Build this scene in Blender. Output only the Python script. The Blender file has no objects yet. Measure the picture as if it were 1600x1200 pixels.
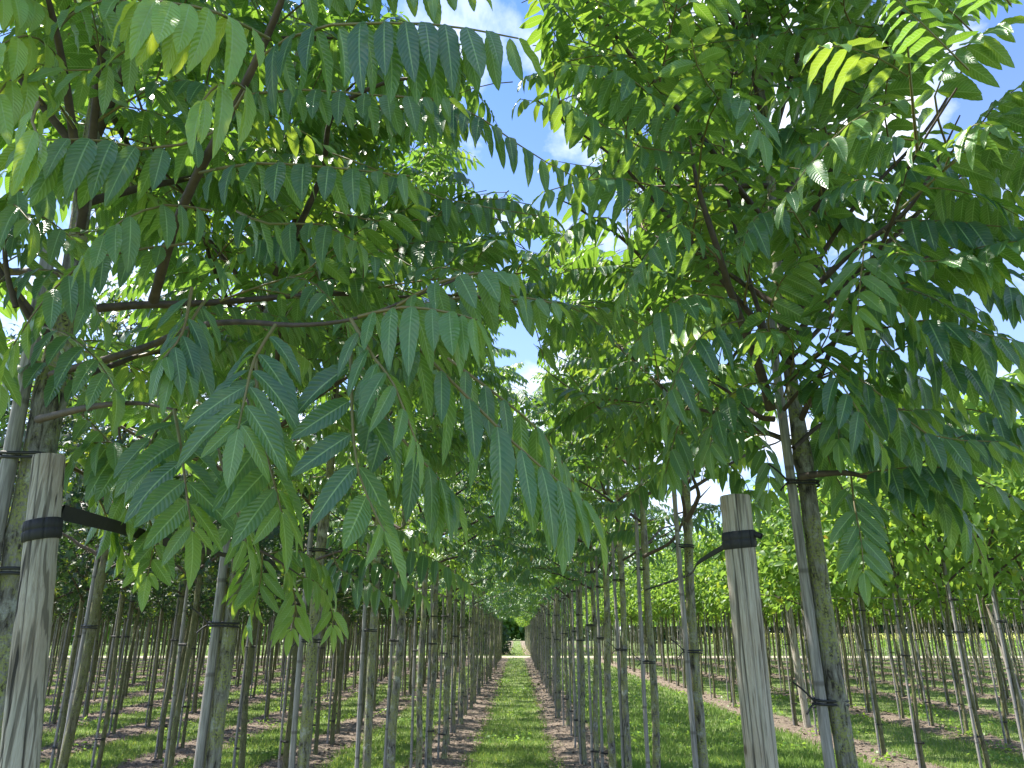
import bpy, math, random
import numpy as np
R = math.radians
scene = bpy.context.scene
C = scene.collection
# ------------------------------------------------------------ camera
F = 1150.0; PITCH = R(18.5); YAW = R(0.4); CAMZ = 1.6
cam_d = bpy.data.cameras.new("camera"); cam = bpy.data.objects.new("camera", cam_d); C.objects.link(cam)
cam_d.sensor_width = 36; cam_d.lens = F/1600*36; cam_d.clip_start = 0.05; cam_d.clip_end = 3000
cam.location = (0, 0, CAMZ); cam.rotation_euler = (R(90)+PITCH, 0, YAW)
scene.camera = cam
FW = np.array([-math.sin(YAW)*math.cos(PITCH), math.cos(YAW)*math.cos(PITCH), math.sin(PITCH)])
RT = np.array([math.cos(YAW), math.sin(YAW), 0.0])
UP = np.cross(RT, FW)
CAM = np.array([0, 0, CAMZ])
def P(px, py, z): return CAM + RT*((px-800)/F*z) + UP*((600-py)/F*z) + FW*z
def proj(p):
    d = np.asarray(p) - CAM
    z = d @ FW; zz = np.where(z > 0.02, z, 0.02)
    return 800+F*(d @ RT)/zz, 600-F*(d @ UP)/zz, z
# ------------------------------------------------------------ world and sun
SUN_EL, SUN_AZ = 60.0, -74.0       # azimuth from +Y, negative = to the left
w = bpy.data.worlds.new("World"); scene.world = w; w.use_nodes = True
nt = w.node_tree; bg = nt.nodes['Background']
sky = nt.nodes.new('ShaderNodeTexSky'); sky.sky_type = 'NISHITA'; sky.sun_disc = False
sky.sun_elevation = R(SUN_EL); sky.sun_rotation = R(SUN_AZ); sky.ozone_density = 2.0; sky.air_density = 1.0; sky.dust_density = 0.6
tc = nt.nodes.new('ShaderNodeTexCoord')
mp = nt.nodes.new('ShaderNodeMapping'); mp.inputs['Scale'].default_value = (1, 1, 1.6); mp.inputs['Location'].default_value = (0.35, 0.1, 0.2)
no = nt.nodes.new('ShaderNodeTexNoise'); no.inputs['Scale'].default_value = 3.2; no.inputs['Detail'].default_value = 9; no.inputs['Roughness'].default_value = 0.58; no.inputs['Distortion'].default_value = 0.35
cr = nt.nodes.new('ShaderNodeValToRGB'); cr.color_ramp.elements[0].position = 0.49; cr.color_ramp.elements[1].position = 0.66
sep = nt.nodes.new('ShaderNodeSeparateXYZ')
hz = nt.nodes.new('ShaderNodeMapRange'); hz.inputs['From Min'].default_value = 0.75; hz.inputs['From Max'].default_value = 0.25; hz.inputs['To Min'].default_value = 0.0; hz.inputs['To Max'].default_value = 0.22
ad = nt.nodes.new('ShaderNodeMath'); ad.operation = 'ADD'; ad.use_clamp = True
mx = nt.nodes.new('ShaderNodeMixRGB'); mx.inputs['Color2'].default_value = (6.2, 6.5, 7.0, 1)
L = nt.links.new
tint = nt.nodes.new('ShaderNodeMixRGB'); tint.blend_type = 'MULTIPLY'; tint.inputs['Fac'].default_value = 1; tint.inputs['Color2'].default_value = (0.56, 0.82, 1.20, 1)
L(tc.outputs['Generated'], mp.inputs['Vector']); L(mp.outputs[0], no.inputs['Vector']); L(no.outputs['Fac'], cr.inputs[0])
L(tc.outputs['Generated'], sep.inputs[0]); L(sep.outputs['Z'], hz.inputs['Value'])
L(cr.outputs[0], ad.inputs[0]); L(hz.outputs[0], ad.inputs[1]); L(ad.outputs[0], mx.inputs['Fac']); L(sky.outputs[0], tint.inputs['Color1']); L(tint.outputs[0], mx.inputs['Color1'])
L(mx.outputs[0], bg.inputs['Color']); bg.inputs['Strength'].default_value = 0.10
sd = bpy.data.lights.new("sun", 'SUN'); so = bpy.data.objects.new("sun", sd); C.objects.link(so)
sd.energy = 5.0; sd.angle = R(0.5); sd.color = (1.0, 0.94, 0.84)
so.rotation_euler = (R(90-SUN_EL), 0, R(180 - SUN_AZ)); so.location = (0, 0, 30)
vs = scene.view_settings; vs.view_transform = 'Standard'; vs.look = 'None'; vs.exposure = 1.5; vs.gamma = 1
scene.render.resolution_x, scene.render.resolution_y = 1024, 768
try:
    cy = scene.cycles; cy.max_bounces = 7; cy.transmission_bounces = 5; cy.diffuse_bounces = 4; cy.glossy_bounces = 2; cy.transparent_max_bounces = 4
except Exception: pass
# ------------------------------------------------------------ materials
def newmat(name):
    m = bpy.data.materials.new(name); m.use_nodes = True
    return m, m.node_tree, m.node_tree.nodes['Principled BSDF']
def N(nt, t, **kw):
    n = nt.nodes.new(t)
    for k, v in kw.items():
        if k in n.inputs.keys(): n.inputs[k].default_value = v
        else: setattr(n, k, v)
    return n
def ramp(nt, src, stops):
    r = nt.nodes.new('ShaderNodeValToRGB'); e = r.color_ramp.elements
    while len(e) < len(stops): e.new(0.5)
    for i, (p, c) in enumerate(stops):
        e[i].position = p; e[i].color = (*c, 1) if len(c) == 3 else c
    nt.links.new(src, r.inputs[0]); return r
def mix(nt, a, b, f, mode='MIX'):
    m = nt.nodes.new('ShaderNodeMixRGB'); m.blend_type = mode
    for v, s in ((a, 'Color1'), (b, 'Color2'), (f, 'Fac')):
        if isinstance(v, (int, float)): m.inputs[s].default_value = v
        elif isinstance(v, tuple): m.inputs[s].default_value = (*v, 1)
        else: nt.links.new(v, m.inputs[s])
    return m.outputs[0]
def math_(nt, op, a, b=None, clamp=False):
    m = nt.nodes.new('ShaderNodeMath'); m.operation = op; m.use_clamp = clamp
    for i, v in enumerate((a, b)):
        if v is None: continue
        if isinstance(v, (int, float)): m.inputs[i].default_value = v
        else: nt.links.new(v, m.inputs[i])
    return m.outputs[0]
def coords(nt, scale=(1, 1, 1), kind='Object'):
    t = nt.nodes.new('ShaderNodeTexCoord'); m = nt.nodes.new('ShaderNodeMapping'); m.inputs['Scale'].default_value = scale
    nt.links.new(t.outputs[kind], m.inputs['Vector']); return m.outputs[0]
def noise(nt, vec, scale, detail=4, rough=0.55, dist=0.0):
    n = N(nt, 'ShaderNodeTexNoise', Scale=scale, Detail=detail, Roughness=rough, Distortion=dist)
    nt.links.new(vec, n.inputs['Vector']); return n.outputs['Fac']
def bump(nt, h, strength, dist, bsdf):
    b = N(nt, 'ShaderNodeBump', Strength=strength, Distance=dist); nt.links.new(h, b.inputs['Height']); nt.links.new(b.outputs[0], bsdf.inputs['Normal']); return b

def leaf_material(name, dark, light, under, young_or_sunlit, trans, veins=True, rough=0.42, tmix=0.42, nveins=13, spec=0.45):
    m, nt, b = newmat(name)
    at = N(nt, 'ShaderNodeAttribute', attribute_name='vary'); sp = nt.nodes.new('ShaderNodeSeparateColor'); nt.links.new(at.outputs['Color'], sp.inputs[0])
    base = mix(nt, dark, light, sp.outputs[0])
    geo = nt.nodes.new('ShaderNodeNewGeometry')
    base = mix(nt, base, under, geo.outputs['Backfacing'])
    base = mix(nt, base, young_or_sunlit, sp.outputs[1])  # yellow-green of young leaves; on some limbs it paints sunlight into the colour
    base = mix(nt, base, (0.42, 0.30, 0.03), math_(nt, 'GREATER_THAN', sp.outputs[2], 0.9985))
    tcol = mix(nt, trans, (0.62, 0.72, 0.05), sp.outputs[1])
    bl = noise(nt, coords(nt), 45, 4, 0.6); bl2 = noise(nt, coords(nt), 260, 2, 0.6)
    base = mix(nt, base, (0.16, 0.19, 0.06), math_(nt, 'MULTIPLY', ramp(nt, bl, [(0.48, (0, 0, 0)), (0.75, (1, 1, 1))]).outputs[0], 0.35))
    base = mix(nt, base, (0.015, 0.04, 0.02), math_(nt, 'MULTIPLY', ramp(nt, bl2, [(0.60, (0, 0, 0)), (0.72, (1, 1, 1))]).outputs[0], 0.3))
    if veins:
        uv = nt.nodes.new('ShaderNodeUVMap'); uv.uv_map = 'UVMap'
        s = nt.nodes.new('ShaderNodeSeparateXYZ'); nt.links.new(uv.outputs[0], s.inputs[0])
        av = math_(nt, 'ABSOLUTE', math_(nt, 'SUBTRACT', s.outputs[1], 0.5))          # 0..0.5
        ph = math_(nt, 'MULTIPLY', math_(nt, 'SUBTRACT', s.outputs[0], math_(nt, 'MULTIPLY', math_(nt, 'POWER', av, 1.25), 0.36)), float(nveins))
        fr = math_(nt, 'ABSOLUTE', math_(nt, 'SUBTRACT', math_(nt, 'FRACT', ph), 0.5))  # 0 at vein .. 0.5
        lat = ramp(nt, fr, [(0.0, (1, 1, 1)), (0.06, (0.85, 0.85, 0.85)), (0.16, (0, 0, 0))]).outputs[0]
        mid = ramp(nt, av, [(0.0, (1, 1, 1)), (0.024, (1, 1, 1)), (0.042, (0, 0, 0))]).outputs[0]
        vm = mix(nt, math_(nt, 'MULTIPLY', lat, 0.6), mid, mid)
        base = mix(nt, base, (0.26, 0.43, 0.17), math_(nt, 'MULTIPLY', mix(nt, math_(nt, 'MULTIPLY', lat, math_(nt, 'ADD', math_(nt, 'MULTIPLY', geo.outputs['Backfacing'], 0.55), 0.13)), (1, 1, 1), mid), 0.85))
        tcol = mix(nt, tcol, (0.6, 0.75, 0.2), math_(nt, 'MULTIPLY', vm, 0.5))
        hgt = math_(nt, 'MULTIPLY', math_(nt, 'COSINE', math_(nt, 'MULTIPLY', fr, 6.283)), -1.0)
        hgt = math_(nt, 'SUBTRACT', hgt, math_(nt, 'MULTIPLY', mid, 2.0))
        bp = bump(nt, hgt, 0.35, 0.0012, b)
    nt.links.new(base, b.inputs['Base Color'])
    b.inputs['Roughness'].default_value = rough; b.inputs['Specular IOR Level'].default_value = spec
    tr = nt.nodes.new('ShaderNodeBsdfTranslucent'); nt.links.new(tcol, tr.inputs['Color'])
    mxs = nt.nodes.new('ShaderNodeMixShader'); mxs.inputs[0].default_value = tmix
    nt.links.new(b.outputs[0], mxs.inputs[1]); nt.links.new(tr.outputs[0], mxs.inputs[2])
    nt.links.new(mxs.outputs[0], nt.nodes['Material Output'].inputs['Surface'])
    return m
M = {}
M['leaf'] = leaf_material('pinnate_leaf', (0.014, 0.070, 0.052), (0.038, 0.122, 0.066), (0.070, 0.165, 0.052), (0.19, 0.37, 0.07), (0.27, 0.52, 0.035), rough=0.31, tmix=0.31, spec=0.75)
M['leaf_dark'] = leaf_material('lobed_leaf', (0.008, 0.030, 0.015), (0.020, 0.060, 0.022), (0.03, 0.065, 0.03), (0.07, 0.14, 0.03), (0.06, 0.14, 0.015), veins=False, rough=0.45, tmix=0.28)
M['leaf_light'] = leaf_material('oval_leaf', (0.045, 0.125, 0.026), (0.095, 0.20, 0.038), (0.09, 0.19, 0.045), (0.24, 0.35, 0.06), (0.29, 0.47, 0.06), veins=False, tmix=0.5)
M['grass'] = leaf_material('grass_blade', (0.080, 0.155, 0.030), (0.155, 0.245, 0.06), (0.13, 0.21, 0.05), (0.32, 0.30, 0.16), (0.26, 0.40, 0.08), veins=False, rough=0.6, tmix=0.4, spec=0.2)

def mat_twig():
    m, nt, b = newmat('green_twig')
    c = mix(nt, (0.13, 0.16, 0.04), (0.17, 0.095, 0.045), noise(nt, coords(nt), 6.0))
    nt.links.new(c, b.inputs['Base Color']); b.inputs['Roughness'].default_value = 0.5; return m
M['twig'] = mat_twig()
def mat_branch():
    m, nt, b = newmat('branch_bark')
    v = coords(nt)
    c = ramp(nt, noise(nt, v, 30, 5), [(0.3, (0.035, 0.025, 0.02)), (0.7, (0.095, 0.068, 0.05))]).outputs[0]
    nt.links.new(c, b.inputs['Base Color']); b.inputs['Roughness'].default_value = 0.7
    bump(nt, noise(nt, v, 120, 4), 0.4, 0.004, b); return m
M['branch'] = mat_branch()
def mat_bark(name, c0, c1, lich, moss, amt):
    m, nt, b = newmat(name)
    v = coords(nt, (1, 1, 0.22)); v1 = coords(nt)
    oi = nt.nodes.new('ShaderNodeObjectInfo')
    fis = noise(nt, v, 70, 6, 0.65, 0.6)
    c = ramp(nt, fis, [(0.38, (0.025, 0.02, 0.016)), (0.46, c0), (0.66, c1)]).outputs[0]
    ln = N(nt, 'ShaderNodeTexNoise', Scale=9.0, Detail=6.0, Roughness=0.7); ln.noise_dimensions = '4D'
    nt.links.new(v1, ln.inputs['Vector']); nt.links.new(math_(nt, 'MULTIPLY', oi.outputs['Random'], 30.0), ln.inputs['W'])
    lm = ramp(nt, ln.outputs['Fac'], [(0.50-amt, (0, 0, 0)), (0.58-amt, (1, 1, 1))]).outputs[0]
    sp = noise(nt, v1, 160, 3, 0.6)
    lm2 = math_(nt, 'MULTIPLY', lm, ramp(nt, sp, [(0.4, (0, 0, 0)), (0.58, (1, 1, 1))]).outputs[0])
    c = mix(nt, c, moss, lm2)
    gm = ramp(nt, noise(nt, v1, 14, 5, 0.7), [(0.56, (0, 0, 0)), (0.66, (1, 1, 1))]).outputs[0]
    c = mix(nt, c, lich, math_(nt, 'MULTIPLY', gm, 0.65))
    nt.links.new(c, b.inputs['Base Color']); b.inputs['Roughness'].default_value = 0.85
    bump(nt, math_(nt, 'ADD', fis, math_(nt, 'MULTIPLY', sp, 0.4)), 1.0, 0.012, b); return m
M['bark'] = mat_bark('lichened_bark', (0.13, 0.12, 0.10), (0.31, 0.30, 0.27), (0.42, 0.44, 0.40), (0.26, 0.28, 0.09), 0.06)
M['bark_green'] = mat_bark('mossy_bark', (0.085, 0.075, 0.045), (0.19, 0.175, 0.12), (0.25, 0.26, 0.2), (0.14, 0.15, 0.05), 0.1)
def mat_pole():
    m, nt, b = newmat('weathered_pole')
    v = coords(nt, (1, 1, 0.06)); v1 = coords(nt)
    g = noise(nt, v, 150, 5, 0.6, 0.3)
    c = ramp(nt, g, [(0.3, (0.11, 0.10, 0.095)), (0.6, (0.30, 0.285, 0.275)), (0.8, (0.42, 0.40, 0.385))]).outputs[0]
    s = nt.nodes.new('ShaderNodeSeparateXYZ'); nt.links.new(v1, s.inputs[0])
    fr = math_(nt, 'ABSOLUTE', math_(nt, 'SUBTRACT', math_(nt, 'FRACT', math_(nt, 'MULTIPLY', s.outputs[2], 3.1)), 0.5))
    node = ramp(nt, fr, [(0.0, (1, 1, 1)), (0.012, (1, 1, 1)), (0.03, (0, 0, 0))]).outputs[0]
    c = mix(nt, c, (0.07, 0.06, 0.05), math_(nt, 'MULTIPLY', node, 0.6))
    sp = ramp(nt, noise(nt, v1, 8, 4, 0.6), [(0.63, (0, 0, 0)), (0.67, (1, 1, 1))]).outputs[0]
    c = mix(nt, c, (0.40, 0.26, 0.20), math_(nt, 'MULTIPLY', sp, 0.7))
    nt.links.new(c, b.inputs['Base Color']); b.inputs['Roughness'].default_value = 0.7
    bump(nt, math_(nt, 'ADD', g, math_(nt, 'MULTIPLY', node, 0.5)), 0.5, 0.004, b); return m
M['pole'] = mat_pole()
def mat_post():
    m, nt, b = newmat('weathered_post_wood')
    v1 = coords(nt)
    dn = N(nt, 'ShaderNodeTexNoise', Scale=5.0, Detail=2.0); mpd = coords(nt, (1, 1, 0.5)); nt.links.new(mpd, dn.inputs['Vector'])
    add = N(nt, 'ShaderNodeVectorMath', operation='MULTIPLY_ADD'); add.inputs[1].default_value = (0.035, 0.035, 0)
    nt.links.new(dn.outputs['Color'], add.inputs[0]); nt.links.new(v1, add.inputs[2])
    mm = N(nt, 'ShaderNodeMapping'); mm.inputs['Scale'].default_value = (1, 1, 0.035); nt.links.new(add.outputs[0], mm.inputs['Vector'])
    g = noise(nt, mm.outputs[0], 260, 8, 0.7); g2 = noise(nt, mm.outputs[0], 45, 3, 0.5)
    c = ramp(nt, g, [(0.30, (0.14, 0.105, 0.075)), (0.45, (0.35, 0.31, 0.26)), (0.70, (0.53, 0.49, 0.43))]).outputs[0]
    c = mix(nt, c, (0.37, 0.36, 0.31), ramp(nt, g2, [(0.45, (0, 0, 0)), (0.7, (0.7, 0.7, 0.7))]).outputs[0])
    crk = ramp(nt, g2, [(0.33, (1, 1, 1)), (0.36, (0, 0, 0))]).outputs[0]
    sn = noise(nt, v1, 3.0, 3); c = mix(nt, c, (0.26, 0.17, 0.09), ramp(nt, sn, [(0.5, (0, 0, 0)), (0.7, (0.55, 0.55, 0.55))]).outputs[0])
    g3 = noise(nt, mm.outputs[0], 95, 2, 0.4); c = mix(nt, c, (0.10, 0.085, 0.065), ramp(nt, g3, [(0.55, (0, 0, 0)), (0.61, (0.8, 0.8, 0.8))]).outputs[0])
    c = mix(nt, c, (0.03, 0.025, 0.02), crk)
    at = N(nt, 'ShaderNodeAttribute', attribute_name='vary'); c = mix(nt, c, (0.022, 0.018, 0.015), at.outputs['Fac'])
    vo = N(nt, 'ShaderNodeTexVoronoi', Scale=7.0); kv = coords(nt, (1, 1, 0.8)); nt.links.new(kv, vo.inputs['Vector'])
    kn = ramp(nt, vo.outputs['Distance'], [(0.0, (1, 1, 1)), (0.05, (1, 1, 1)), (0.075, (0.3, 0.3, 0.3)), (0.11, (0, 0, 0))]).outputs[0]
    c = mix(nt, c, (0.10, 0.065, 0.04), math_(nt, 'MULTIPLY', kn, 0.85))
    nt.links.new(c, b.inputs['Base Color']); b.inputs['Roughness'].default_value = 0.8
    bump(nt, math_(nt, 'SUBTRACT', math_(nt, 'ADD', g, g2), crk), 0.6, 0.006, b); return m
M['post'] = mat_post()
def plain(name, col, rough=0.5):
    m, nt, b = newmat(name)
    c = mix(nt, col, tuple(x*1.5 for x in col), noise(nt, coords(nt), 40))
    nt.links.new(c, b.inputs['Base Color']); b.inputs['Roughness'].default_value = rough; return m
M['rubber'] = plain('black_rubber', (0.012, 0.012, 0.014), 0.55)
M['strap'] = plain('black_webbing', (0.015, 0.015, 0.018), 0.7)
M['flower'] = plain('yellow_flower', (0.30, 0.32, 0.07), 0.7)
M['rail'] = plain('grey_cane', (0.14, 0.14, 0.12), 0.7)
# ------------------------------------------------------------ mesh building
class MB:
    """collects quads with uv, a colour attribute and a material index, links them as ONE mesh object"""
    def __init__(s): s.v = []; s.f = []; s.uv = []; s.c = []; s.m = []; s.n = 0; s.sm = []
    def add(s, v, f, uv=None, col=None, mi=0):
        v = np.asarray(v, float).reshape(-1, 3); f = np.asarray(f, int).reshape(-1, 4)
        s.v.append(v); s.f.append(f + s.n); s.n += len(v)
        s.uv.append(np.zeros((len(v), 2)) if uv is None else np.asarray(uv).reshape(-1, 2))
        s.c.append(np.zeros((len(v), 3)) if col is None else np.asarray(col).reshape(-1, 3))
        s.m.append(np.full(len(f), mi, int))
    def tubes(s, pts, rad, sides=5, mi=0, cap=False):
        """pts (n,k,3), rad (n,k)"""
        pts = np.asarray(pts, float); rad = np.asarray(rad, float)
        if pts.ndim == 2: pts = pts[None]; rad = rad[None]
        n, k, _ = pts.shape
        t = np.gradient(pts, axis=1); t /= np.linalg.norm(t, axis=2, keepdims=True)+1e-9
        ref = np.where(np.abs(t[:, :1, 2:3]) > 0.8, np.array([1.0, 0, 0]), np.array([0, 0, 1.0]))
        a = np.cross(t, np.broadcast_to(ref, t.shape)); a /= np.linalg.norm(a, axis=2, keepdims=True)+1e-9
        b = np.cross(t, a)
        th = np.linspace(0, 2*np.pi, sides, endpoint=False)
        ring = pts[:, :, None]+rad[:, :, None, None]*(a[:, :, None]*np.cos(th)[None, None, :, None]+b[:, :, None]*np.sin(th)[None, None, :, None])
        i, j, q = np.meshgrid(np.arange(n), np.arange(k-1), np.arange(sides), indexing='ij')
        base = i*k*sides+j*sides
        f = np.stack([base+q, base+sides+q, base+sides+(q+1) % sides, base+(q+1) % sides], -1).reshape(-1, 4)
        s.add(ring.reshape(-1, 3), f, mi=mi)
        return ring
    def mesh(s, name, mats, smooth=True):
        me = bpy.data.meshes.new(name)
        v = np.concatenate(s.v); f = np.concatenate(s.f); m = np.concatenate(s.m); uv = np.concatenate(s.uv); c = np.concatenate(s.c)
        me.vertices.add(len(v)); me.vertices.foreach_set('co', v.astype('f').ravel())
        me.loops.add(len(f)*4); me.loops.foreach_set('vertex_index', f.astype('i').ravel())
        me.polygons.add(len(f)); me.polygons.foreach_set('loop_start', np.arange(0, len(f)*4, 4, dtype='i'))
        me.polygons.foreach_set('material_index', m.astype('i'))
        me.polygons.foreach_set('use_smooth', np.full(len(f), smooth))
        ul = me.uv_layers.new(name='UVMap'); ul.data.foreach_set('uv', uv[f.ravel()].astype('f').ravel())
        ca = me.color_attributes.new('vary', 'FLOAT_COLOR', 'POINT'); ca.data.foreach_set('color', np.concatenate([c, np.ones((len(c), 1))], 1).astype('f').ravel())
        for x in mats: me.materials.append(x)
        me.update(calc_edges=True); return me
def link(name, me, parent=None, loc=None):
    o = bpy.data.objects.new(name, me); C.objects.link(o)
    if parent: o.parent = parent
    if loc is not None: o.location = loc
    return o
def tag(o, label=None, cat=None, group=None, kind=None):
    for k, v in (('label', label), ('category', cat), ('group', group), ('kind', kind)):
        if v: o[k] = v
    return o
def empty(name, loc): return link(name, None, None, loc)
def unit(v): v = np.asarray(v, float); return v/(np.linalg.norm(v, axis=-1, keepdims=True)+1e-9)
def smoothpath(pts, k):
    """Catmull-Rom through pts, k samples"""
    p = np.asarray(pts, float)
    if len(p) == 2: return p[0]+(p[1]-p[0])*np.linspace(0, 1, k)[:, None]
    q = np.vstack([2*p[0]-p[1], p, 2*p[-1]-p[-2]]); out = []
    for u in np.linspace(0, len(p)-1-1e-6, k):
        i = int(u); t = u-i; a, b, c, d = q[i:i+4]
        out.append(0.5*((2*b)+(-a+c)*t+(2*a-5*b+4*c-d)*t*t+(-a+3*b-3*c+d)*t**3))
    return np.array(out)

# ------------------------------------------------------------ leaves
def blade_template(nl, nw, serr=0.0):
    s = np.linspace(0, 1, nl+1); t = np.linspace(-1, 1, nw+1)
    w = (s**0.60)*((1-s)**0.82); w /= w.max(); w[-1] = 0.012; w[0] = 0.03
    S, T = np.meshgrid(s, t, indexing='ij'); W = np.repeat(w[:, None], nw+1, 1)
    if serr:
        z = np.zeros_like(W); z[1:-1:2, 0] = serr; z[1:-1:2, -1] = serr; W = W*(1+z)
    i, j = np.meshgrid(np.arange(nl), np.arange(nw), indexing='ij'); b = i*(nw+1)+j
    f = np.stack([b, b+nw+1, b+nw+2, b+1], -1).reshape(-1, 4)
    return S.ravel(), T.ravel(), W.ravel(), f
LOD = {'hero': blade_template(16, 4, 0.07), 'near': blade_template(7, 2), 'mid': blade_template(4, 2), 'far': blade_template(3, 1)}
def add_blades(mb, lod, o, d, b, n, Ls, Ws, curl, fold, col, mi=0):
    """o,d,b,n (N,3) frames; d length axis, b width axis, n upper face"""
    S, T, W, f = LOD[lod]; k = len(S)
    Ls = Ls[:, None, None]; Wv = Ws[:, None]*W[None]
    g = np.array([0, 0, -1.0])
    st = S[None, :, None]
    p = o[:, None]+d[:, None]*(Ls*st)-n[:, None]*(Ls*0.5*curl[:, None, None]*st**2)+g*(Ls*0.30*curl[:, None, None]*st**2)
    p = p+b[:, None]*(Wv*T[None])[..., None]+n[:, None]*((np.abs(T)[None]*fold[:, None])*Wv)[..., None]
    if lod in ('hero', 'near'):
        ph = col[:, 0:1]*30
        p = p+n[:, None]*(np.sin(S[None]*17+ph+T[None]*1.5)*Wv*np.abs(T)[None]*0.10)[..., None]
    N_ = len(o)
    ff = (f[None]+(np.arange(N_)*k)[:, None, None]).reshape(-1, 4)
    uv = np.stack([np.broadcast_to(S, (N_, k)), np.broadcast_to(T*0.5+0.5, (N_, k))], -1)
    # widen the blade so its v runs 0..1 edge to edge
    mb.add(p, ff, uv, np.repeat(col[:, None], k, 1), mi)
class Leaves:
    """gathers pinnate leaves; flush() writes their leaflets and stalks in one go"""
    def __init__(s, rng): s.r = rng; s.o = []; s.d = []; s.b = []; s.n = []; s.L = []; s.W = []; s.cu = []; s.fo = []; s.c = []; s.rp = []; s.rr = []
    def leaf(s, path, leaflet, pairs=8, hang=0.5, young_or_sunlit=0.0, tone=None, width=0.36, rad=0.0016, start=0.16, tip=0.0):
        """path (K,3) of the stalk"""
        r = s.r; path = np.asarray(path); K = len(path)
        tone = r.random() if tone is None else tone
        us = np.linspace(start, 0.97, pairs); idx = us*(K-1)
        i0 = np.minimum(idx.astype(int), K-2); fr = (idx-i0)[:, None]
        pos = path[i0]*(1-fr)+path[i0+1]*fr; t = unit(path[i0+1]-path[i0])
        up = np.array([0, 0, 1.0])
        side = np.cross(t, up); ln = np.linalg.norm(side, axis=1, keepdims=True)
        side = np.where(ln > 0.15, side/(ln+1e-9), np.array([1.0, 0, 0])); side = unit(side-t*np.sum(side*t, 1, keepdims=True))
        upn = np.cross(side, t)
        size = leaflet*(0.72+0.38*np.sin(np.pi*np.clip(us*0.95, 0, 1)**0.8))*np.where(us > 0.85, 0.78, 1.0)
        for sg in (-1, 1):
            n_ = pairs; h = hang*(0.8+0.4*r.random(n_))[:, None]
            d = unit(side*sg*(0.85+0.1*r.random((n_, 1)))+t*(0.42+0.25*us[:, None])+np.array([0, 0, -1.0])*h+r.normal(0, 0.07, (n_, 3)))
            b = unit(t-d*np.sum(t*d, 1, keepdims=True)+r.normal(0, 0.10, (n_, 3))); b = unit(b-d*np.sum(b*d, 1, keepdims=True))
            n = np.cross(d, b); ref = upn+side*sg*np.minimum(h, 1.5)*0.9
            flip = np.where(np.sum(n*ref, 1, keepdims=True) < 0, -1, 1); n = n*flip; b = b*flip
            ok = r.random(n_) > 0.035; d, b, n = d[ok], b[ok], n[ok]; k_ = int(ok.sum())
            s._push((pos+side*sg*0.003)[ok], d, b, n, (size*r.uniform(0.86, 1.1, n_))[ok], width, (young_or_sunlit+0.25*young_or_sunlit*r.random(n_)+tip*np.clip(us, 0, 1)**4)[ok], tone, k_)
        d = unit(t[-1:]+np.array([[0, 0, -0.5*hang]])); b = unit(side[-1:]); n = np.cross(d, b); fl = 1 if n[0, 2] >= 0 else -1
        s._push(path[-1:], d, b*fl, n*fl, np.array([leaflet*0.8]), width, young_or_sunlit+tip, tone, 1)
        k6 = np.linspace(0, K-1, 7); j0 = np.minimum(k6.astype(int), K-2); f6 = (k6-j0)[:, None]
        s.rp.append(path[j0]*(1-f6)+path[j0+1]*f6); s.rr.append(np.linspace(rad*1.5, rad*0.6, 7))
    def _push(s, o, d, b, n, L, width, young_or_sunlit, tone, k):
        r = s.r
        s.o.append(o); s.d.append(d); s.b.append(b); s.n.append(n); s.L.append(L); s.W.append(L*width*0.5*(0.9+0.2*r.random(k)))
        s.cu.append(np.clip(r.normal(0.35, 0.22, k), 0.02, 1.0)); s.fo.append(r.uniform(0.05, 0.6, k))
        c = np.zeros((k, 3)); c[:, 0] = np.clip(tone+r.normal(0, 0.15, k), 0, 1); c[:, 1] = np.clip(young_or_sunlit, 0, 1); c[:, 2] = r.random(k); s.c.append(c)
    def flush(s, mb, lod, mi_leaf=0, mi_twig=1, stalks=True, prune=None, sides=4):
        if not s.o: return
        o, d, b, n = (np.concatenate(x) for x in (s.o, s.d, s.b, s.n)); L_, W_, cu, fo = (np.concatenate(x) for x in (s.L, s.W, s.cu, s.fo)); c = np.concatenate(s.c)
        keep = np.ones(len(o), bool)
        if prune is not None: keep = ~(prune(o+d*L_[:, None]*0.6) | prune(o+d*L_[:, None]) | prune(o))
        add_blades(mb, lod, o[keep], d[keep], b[keep], n[keep], L_[keep], W_[keep], cu[keep], fo[keep], c[keep], mi_leaf)
        if stalks:
            rp, rr = np.array(s.rp), np.array(s.rr)
            if prune is not None:
                kp = ~(prune(rp[:, 2]) | prune(rp[:, 3]) | prune(rp[:, 4]) | prune(rp[:, 5]) | prune(rp[:, 6])); rp, rr = rp[kp], rr[kp]
            if len(rp): mb.tubes(rp, rr, sides, mi_twig)
def leaf_path(r, o, d, length, sag, K=9):
    """a stalk leaving o along d and sagging under its weight"""
    u = np.linspace(0, 1, K)[:, None]; d = unit(d)
    sidev = unit(np.cross(d, [0, 0, 1.0]))*r.normal(0, 0.06)
    return o+d*length*u+np.array([0, 0, -1.0])*length*sag*u**2+sidev*length*u**2

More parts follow.
